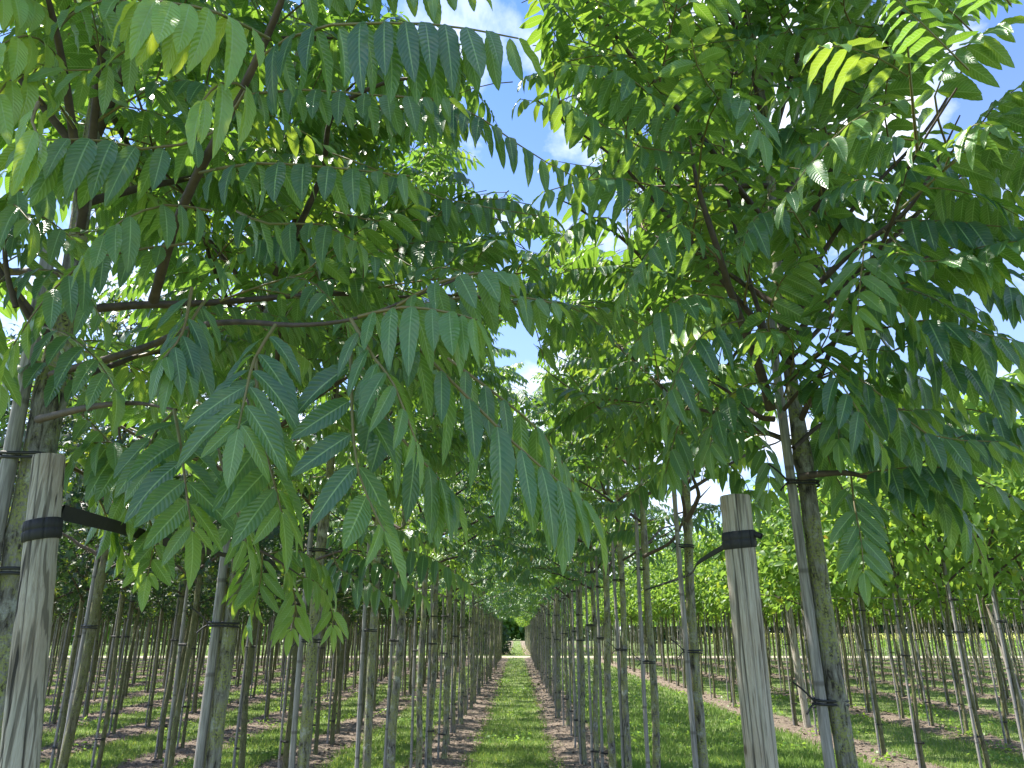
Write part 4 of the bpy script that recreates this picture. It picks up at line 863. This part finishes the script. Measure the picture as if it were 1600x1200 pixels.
def ribbon(name, pts, wd, label, up=(0, 0, 1), twist=0.0, th=0.002, k=40, wend=None):
    p = smoothpath(pts, k); t = unit(np.gradient(p, axis=0)); u = np.array(up, float); s_ = unit(np.cross(t, u)); w_ = np.cross(s_, t); a = np.linspace(0.25, 0.25+twist, k)[:, None]
    wv = (w_*np.cos(a)+s_*np.sin(a)); nv = np.cross(t, wv); W_ = np.linspace(wd, wend or wd, k)[:, None]/2
    ring = np.stack([p+wv*W_+nv*th, p-wv*W_+nv*th, p-wv*W_-nv*th, p+wv*W_-nv*th], 1)
    mb = MB(); i, j = np.meshgrid(np.arange(k-1), np.arange(4), indexing='ij'); mb.add(ring, np.stack([i*4+j, i*4+(j+1) % 4, (i+1)*4+(j+1) % 4, (i+1)*4+j], -1).reshape(-1, 4))
    return tag(link(name, mb.mesh(name, [M['strap']], smooth=False)), label, 'strap')
pl = P(76, 713, 1.45); rootL, axL = post('wooden_post', (-0.72, pl[1], 0), pl, 0.0335, 0.0300, 'thick weathered wooden post at the left edge wrapped with a wide black band', 31, [(-0.95, 0.06, 0.10), (-2.1, 0.05, 0.08), (-1.6, 0.05, 0.05)], strap_z=1.79, strap_w=0.040, notch=True)
prt = P(1148, 775, 2.1); rootR, axR = post('wooden_post', (prt[0]+0.01, prt[1], 0), prt, 0.043, 0.0405, 'round grey cracked wooden post with a black band near its top, right of the lane', 32, [(-1.0, 0.07, 0.30), (-1.75, 0.05, 0.12), (-2.4, 0.05, 0.10)], strap_z=1.84, strap_w=0.048)
a0 = P(96, 800, 1.47); ribbon('tie_strap', [a0, P(200, 828, 1.75), P(290, 855, 2.1), np.array([-1.0, 2.77, 1.85])], 0.030, 'black strap running from the left wooden post to the second trunk', twist=1.1, wend=0.02)
ribbon('tie_strap', [np.array([-0.97, 2.82, 1.85]), np.array([-0.98, 3.4, 1.86]), np.array([-1.0, 3.92, 1.88]), np.array([-1.0, 5.3, 1.89])], 0.018, 'thin black strap continuing from the second to the third left trunk')
ribbon('tie_strap', [P(1138, 850, 2.1), P(1090, 880, 2.7), np.array([0.88, 3.93, 1.87]), np.array([0.87, 5.18, 1.86])], 0.018, 'black strap running from the right wooden post back to the next trunks', twist=0.6)
mb = MB(); q = P(1163, 832, 2.08)
mbp = smoothpath([q, P(1175, 833, 2.05), P(1190, 838, 2.03)], 8); mb.tubes(mbp, np.full(8, 0.009), 6); o = link('strap_end', mb.mesh('strap_end', [M['strap']]), rootR); o.location = -np.array(rootR.location)
post('wooden_post', (4.95, 13.8, 0), (4.83, 13.75, 2.02), 0.06, 0.058, 'slanting brown anchor post among the light green trees just right of the right trunk', 33)
post('wooden_post', (8.95, 14.2, 0), (8.62, 14.1, 2.05), 0.055, 0.052, 'pale slanting anchor post among the trunks near the right edge', 34)
post('wooden_post', (0.9, 48.5, 0), (0.9, 48.5, 2.4), 0.05, 0.05, 'pale post at the far end of the right row beside the track', 35)

# rails lashed across the right block
for y, z0, x0, x1, lab in ((13.0, 2.10, 4.4, 12.5, 'nearer thin horizontal cane lashed across the trunks of the right block'), (21.0, 2.22, 4.4, 19.0, 'farther thin horizontal cane lashed across the trunks of the right block')):
    n_ = 30; xs = np.linspace(x0, x1, n_); r = np.random.default_rng(int(y)); p = np.stack([xs, np.full(n_, y), z0+r.normal(0, 0.012, n_)], 1)
    mb = MB(); mb.tubes(p, np.full(n_, 0.009), 6); tag(link('cane_rail', mb.mesh('cane_rail', [M['rail']])), lab, 'rail')
# ------------------------------------------------------------ the ground
def sheet(name, x0, x1, y0, y1, z, mat, kind='structure'):
    me = bpy.data.meshes.new(name); me.from_pydata([(x0, y0, z), (x1, y0, z), (x1, y1, z), (x0, y1, z)], [], [(0, 1, 2, 3)]); me.materials.append(mat)
    return tag(link(name, me), None, None, None, kind)
def mat_ground():
    m, nt, b = newmat('turf_soil'); v = coords(nt)
    c = ramp(nt, noise(nt, v, 1.3, 6, 0.65), [(0.3, (0.075, 0.12, 0.03)), (0.6, (0.12, 0.17, 0.045)), (0.75, (0.22, 0.20, 0.09))]).outputs[0]
    c = mix(nt, c, (0.20, 0.17, 0.10), ramp(nt, noise(nt, v, 14, 4), [(0.5, (0, 0, 0)), (0.7, (0.7, 0.7, 0.7))]).outputs[0])
    nt.links.new(c, b.inputs['Base Color']); b.inputs['Roughness'].default_value = 0.95; bump(nt, noise(nt, v, 25, 5), 0.7, 0.03, b); return m
def mat_soil():
    m, nt, b = newmat('bark_mulch_soil'); v = coords(nt)
    c = ramp(nt, noise(nt, v, 35, 6, 0.7), [(0.3, (0.07, 0.053, 0.040)), (0.5, (0.185, 0.142, 0.108)), (0.72, (0.36, 0.295, 0.23))]).outputs[0]
    c = mix(nt, c, (0.12, 0.16, 0.05), ramp(nt, noise(nt, v, 2.0, 4), [(0.60, (0, 0, 0)), (0.72, (0.7, 0.7, 0.7))]).outputs[0])
    nt.links.new(c, b.inputs['Base Color']); b.inputs['Roughness'].default_value = 0.95; bump(nt, noise(nt, v, 40, 6, 0.7), 1.0, 0.05, b); return m
def mat_track():
    m, nt, b = newmat('pale_track_gravel'); v = coords(nt)
    c = ramp(nt, noise(nt, v, 6, 5), [(0.3, (0.22, 0.20, 0.13)), (0.7, (0.36, 0.32, 0.24))]).outputs[0]
    nt.links.new(c, b.inputs['Base Color']); b.inputs['Roughness'].default_value = 0.95; return m
M['ground'] = mat_ground(); M['soil'] = mat_soil(); M['track'] = mat_track()
sheet('ground', -900, 900, -300, 1500, 0, M['ground'])
sheet('track', -80, 80, 47.9, 51.2, 0.006, M['track'])
ROWSX = [-0.99, 0.86]+[-2.8-1.8*k for k in range(17)]+[4.78+2.38*k for k in range(13)]
r = np.random.default_rng(21); mb = MB()
def edge(y, k, s): return 0.44+0.05*np.sin(y*2.3+k*3+s)+0.035*np.sin(y*6.1+k+s*2)+0.03*np.sin(y*13+k*5+s)
chips_o = []
for k, X in enumerate(ROWSX):
    for (ya, yb) in ((1.0, 47.8),)+(((52.5, 120),) if abs(X) < 1.1 or k in (19, 20) else ()):
        n_ = int((yb-ya)/0.07); y = np.linspace(ya, yb, n_); e0 = edge(y, k, 0); e1 = edge(y, k, 4)
        xs = np.stack([X-e0, X-e0*0.5, X+0*e0, X+e1*0.5, X+e1], 1); zz = np.stack([0*y+0.003, 0*y+0.022, 0*y+0.035, 0*y+0.022, 0*y+0.003], 1)+np.where(np.arange(5) % 4 == 0, 0, 1)*r.normal(0, 0.006, (n_, 5))
        v = np.stack([xs, np.repeat(y[:, None], 5, 1), zz], -1).reshape(-1, 3); i, j = np.meshgrid(np.arange(n_-1), np.arange(4), indexing='ij'); b = i*5+j
        m_ = MB(); m_.add(v, np.stack([b, b+1, b+6, b+5], -1).reshape(-1, 4)); tag(link('soil_strip', m_.mesh('soil_strip', [M['soil']])), None, None, None, 'structure')
# grass blades
def blades(n, xr, yr, seed, hgt, keepf, yp=2.0, name='grass', lab='short mown grass growing in the lanes between the tree rows', wd=0.004, young_or_sunlit=0.12):
    r = np.random.default_rng(seed); u = r.random(n)
    y = 1/(1/yr[0]+u*(1/yr[1]-1/yr[0])); x = r.uniform(-1, 1, n)*y*0.78
    k = (x > xr[0]) & (x < xr[1]) & keepf(x, y); x = x[k]; y = y[k]; n = len(x)
    tuft = 0.5+0.5*np.sin(x*7+np.sin(y*3.1)*2)*np.sin(y*5.3+np.sin(x*4)*2); patch = 0.5+0.5*np.sin(x*1.7+y*0.9)*np.sin(y*1.3-x*0.6)
    h = hgt*r.uniform(0.5, 1.25, n)*(0.6+0.6*tuft); sc = np.clip(y/12, 1, 3.5); w_ = wd*sc*r.uniform(0.6, 1.3, n)
    a = r.uniform(0, 6.28, n); la = r.uniform(0, 6.28, n); ln = h*r.uniform(0.1, 0.9, n)
    p0 = np.stack([x, y, 0*x+0.001], 1); wv = np.stack([np.cos(a), np.sin(a), 0*a], 1)*w_[:, None]
    lean = np.stack([np.cos(la)*ln, np.sin(la)*ln, h], 1)
    mid = p0+lean*np.array([0.35, 0.35, 0.62])
    v = np.stack([p0-wv, p0+wv, mid+wv*0.8, mid-wv*0.8, p0+lean+wv*0.12, p0+lean-wv*0.12], 1)
    f = np.array([[0, 1, 2, 3], [3, 2, 4, 5]]); ff = (f[None]+(np.arange(n)*6)[:, None, None]).reshape(-1, 4)
    col = np.stack([np.clip(0.25+0.5*patch+r.normal(0, 0.2, n), 0, 1), np.where(r.random(n) < young_or_sunlit, r.uniform(0.3, 1, n), 0), r.random(n)*0.9], 1)
    mb = MB(); mb.add(v, ff, None, np.repeat(col[:, None], 6, 1)); return tag(link(name, mb.mesh(name, [M['grass']])), lab, 'grass', None, 'stuff')
RX = np.array(ROWSX)
def offrow(mgn, ragged=0.05):
    rg = np.random.default_rng(3)
    def f(x, y):
        d = np.abs(x[:, None]-RX[None]).min(1); e = 0.40+ragged*np.sin(y*2.9+x)+rg.normal(0, 0.07, len(x))
        return (d > e-mgn) & (((y < 47.6)) | (y > 51.4))
    return f
blades(420000, (-40, 1.35), (8.2, 47.5), 41, 0.055, offrow(0.02))
blades(330000, (1.25, 4.4), (6.0, 60), 42, 0.085, offrow(0.02), name='lush_grass', lab='lush bright green grass filling the wide lane right of the central rows', wd=0.006, young_or_sunlit=0.03)
blades(200000, (4.4, 45), (8.0, 47.5), 43, 0.06, offrow(0.02), name='block_grass', lab='patchy grass between the rows of light green trees on the right')
blades(60000, (-60, 60), (51.4, 115), 44, 0.10, lambda x, y: (np.abs(x) < 60), name='far_grass', lab='grass beyond the pale track at the end of the field', wd=0.006)
# weeds with broad leaves
r = np.random.default_rng(55); n_ = 9000
cx = np.concatenate([r.uniform(1.6, 4.2, 60), r.uniform(4.6, 9, 60), r.uniform(-8, -2, 60), r.uniform(-0.5, 0.4, 14)]); cyy = np.concatenate([r.uniform(9, 30, 60), r.uniform(10, 22, 60), r.uniform(10, 26, 60), r.uniform(11, 40, 14)])
ci = r.integers(0, len(cx), n_); o = np.stack([cx[ci]+r.normal(0, 0.13, n_), cyy[ci]+r.normal(0, 0.13, n_), r.uniform(0.01, 0.10, n_)], 1)
d = unit(r.normal(0, 1, (n_, 3))*[1, 1, 0.3]+[0, 0, 0.25]); n3 = unit(r.normal(0, 0.4, (n_, 3))+[0, 0, 1]); b = unit(np.cross(n3, d)); n3 = np.cross(d, b); Lw = r.uniform(0.03, 0.08, n_)
mb = MB(); add_blades(mb, 'far', o, d, b, n3, Lw, Lw*0.28, r.uniform(0, 0.6, n_), r.uniform(0, 0.3, n_), np.stack([r.random(n_), r.random(n_)*0.2, r.random(n_)*0.9], 1), 0)
tag(link('weeds', mb.mesh('weeds', [M['leaf_light']])), 'low broad-leaved weeds scattered in clumps through the grass', 'weeds', None, 'stuff')
# bark chips on the soil strips
n_ = 90000; yy = 1/(1/9.0+r.random(n_)*(1/40-1/9.0)); xi = r.integers(0, len(ROWSX), n_); xx = np.array(ROWSX)[xi]+r.uniform(-0.46, 0.46, n_); k = np.abs(xx) < yy*0.78; xx, yy = xx[k], yy[k]; n_ = len(xx)
o = np.stack([xx, yy, 0.03+r.uniform(0, 0.02, n_)-0.06*np.abs(np.abs(xx[:, None]-RX[None]).min(1))], 1); a = r.uniform(0, 6.28, n_)
d = unit(np.stack([np.cos(a), np.sin(a), r.normal(0, 0.25, n_)], 1)); n3 = unit(r.normal(0, 0.35, (n_, 3))+[0, 0, 1]); b = unit(np.cross(n3, d)); Lw = r.uniform(0.015, 0.06, n_)*np.clip(yy/14, 1, 2); ww = Lw*r.uniform(0.12, 0.35, n_)
v = np.stack([o-b*ww[:, None], o+b*ww[:, None], o+b*ww[:, None]+d*Lw[:, None], o-b*ww[:, None]+d*Lw[:, None]*0.8], 1)
mb = MB(); mb.add(v.reshape(-1, 3), np.arange(n_*4).reshape(-1, 4)); tag(link('bark_chips', mb.mesh('bark_chips', [M['soil']], smooth=False)), 'dry brown bark chips lying on the soil under the tree rows', 'bark chips', None, 'stuff')

# ------------------------------------------------------------ beyond the track
SG2 = 'small trunks of the rows beyond the pale track'
for i in range(22):
    for X, nm in ((0.9, 'right'), (3.2, 'right'), (-3.4, 'left')):
        y = 53.2+1.6*i+rr.gauss(0, 0.08)
        if X < 0 and i < 4: continue
        row_tree(X+rr.gauss(0, 0.03), y, VAR['oval'][rr.randrange(4)], TRV['bark'][rr.randrange(4)], 'oval_leaved_tree', 'tiny distant tree in the %s rows beyond the pale track' % nm, 'distant trees beyond the track, %s side' % nm, (1, 1.0, 1.0), 0, '', i)
fm = [(0, 0, 3.2+2.2*i+0.0, 53.0+1.5*j) for i in range(11) for j in range(14)]+[(0, 0, -4.5-2.2*i, 53.5+1.6*j) for i in range(14) for j in range(9)]
far_merge(fm, 'block_beyond_track', M['leaf_light'], 2.0, 3.9, 0.2, 'small distant nursery trees massed beyond the pale track', 'trees', 110)
def conifer(x, y, h, rad, seed, label):
    r = np.random.default_rng(seed); root = tag(empty('conifer_shrub', (x, y, 0)), label, 'conifer', 'dark conifers beyond the track')
    mb, m = trunk_mesh(seed, h*0.9, 0.05, h*0.3, 'bark', 6, 0.3); link('trunk', mb.mesh('trunk', [m]), root)
    n_ = 5000; t = r.random(n_)**1.2; a = r.uniform(0, 6.28, n_); q = rad*(1-t**1.6)*np.sqrt(r.uniform(0.35, 1.1, n_))*(0.85+0.25*np.sin(a*3+t*9)); o = np.stack([np.cos(a)*q, np.sin(a)*q, 0.1+t*h], 1)
    d = unit(np.stack([np.cos(a), np.sin(a), r.normal(0.2, 0.5, n_)], 1)+r.normal(0, 0.4, (n_, 3))); n3 = unit(r.normal(0, 1, (n_, 3))); b = unit(np.cross(n3, d)); n3 = np.cross(d, b)
    mb = MB(); L_ = r.uniform(0.1, 0.24, n_); add_blades(mb, 'far', o, d, b, n3, L_, L_*0.16, r.uniform(0, 0.5, n_), r.uniform(0, 0.4, n_), np.stack([r.random(n_), 0*t, r.random(n_)*0.9], 1)); link('crown', mb.mesh('crown', [M['leaf_dark']]), root)
conifer(-1.75, 53.5, 4.2, 1.2, 61, 'dark dense conifer just beyond the track on the left of the lane')
conifer(-2.9, 54.3, 4.6, 1.5, 62, 'second dark conifer to the left of the one at the lane end')
conifer(-2.0, 57.0, 4.0, 1.3, 63, 'dark conifer behind the one standing at the lane end')
def wood(name, x0, x1, y0, y1, h, n_, leafmat, seed, lab, size=0.5):
    r = np.random.default_rng(seed); x = r.uniform(x0, x1, n_); y = r.uniform(y0, y1, n_)
    top = h*(0.72+0.18*np.sin(x*0.33+seed)+0.10*np.sin(x*0.9)+0.08*np.sin(x*2.3+y)); z = top*r.random(n_)**0.7+0.1
    o = np.stack([x, y, z], 1); d = unit(r.normal(0, 1, (n_, 3))+[0, -0.2, -0.2]); n3 = unit(r.normal(0, 0.7, (n_, 3))+[0, -0.4, 0.8]); b = unit(np.cross(n3, d)); n3 = np.cross(d, b); L_ = size*r.uniform(0.5, 1.2, n_)
    mb = MB(); add_blades(mb, 'far', o, d, b, n3, L_, L_*0.38, r.uniform(0, 0.5, n_), r.uniform(0, 0.4, n_), np.stack([r.random(n_), np.where(r.random(n_) < 0.08, 0.4, 0.0), r.random(n_)*0.9], 1)); tag(link(name, mb.mesh(name, [leafmat])), lab, 'woodland', None, 'stuff')
wood('woodland', 14, 120, 98, 108, 9.5, 42000, M['leaf_dark'], 71, 'dark far-off belt of trees behind the yellow flower field', 0.7)
wood('woodland_edge', -120, -6, 88, 96, 7.5, 36000, M['leaf_light'], 72, 'light green far-off belt of trees beyond the left block', 0.6)
wood('woodland_backdrop', -60, 16, 125, 133, 9, 30000, M['leaf_light'], 73, 'pale green trees closing the view far down the lane', 0.8)
r = np.random.default_rng(81); n_ = 40000; x = r.uniform(19, 80, n_); y = r.uniform(54, 88, n_); o = np.stack([x, y, r.uniform(0.2, 1.25, n_)], 1)
d = unit(r.normal(0, 1, (n_, 3))+[0, 0, 0.8]); n3 = unit(r.normal(0, 1, (n_, 3))); b = unit(np.cross(n3, d)); n3 = np.cross(d, b); L_ = r.uniform(0.08, 0.2, n_); fl = o[:, 2] > 0.85
mb = MB()
for q, mi in ((fl, 0), (~fl, 1)): add_blades(mb, 'far', o[q], d[q], b[q], n3[q], L_[q], L_[q]*0.35, np.full(q.sum(), 0.3), np.full(q.sum(), 0.2), np.stack([r.random(q.sum()), 0.3*r.random(q.sum()), r.random(q.sum())*0.9], 1), mi)
tag(link('flower_field', mb.mesh('flower_field', [M['flower'], M['leaf_light']])), 'yellow flowering crop in the field beyond the right block', 'flower field', None, 'stuff')
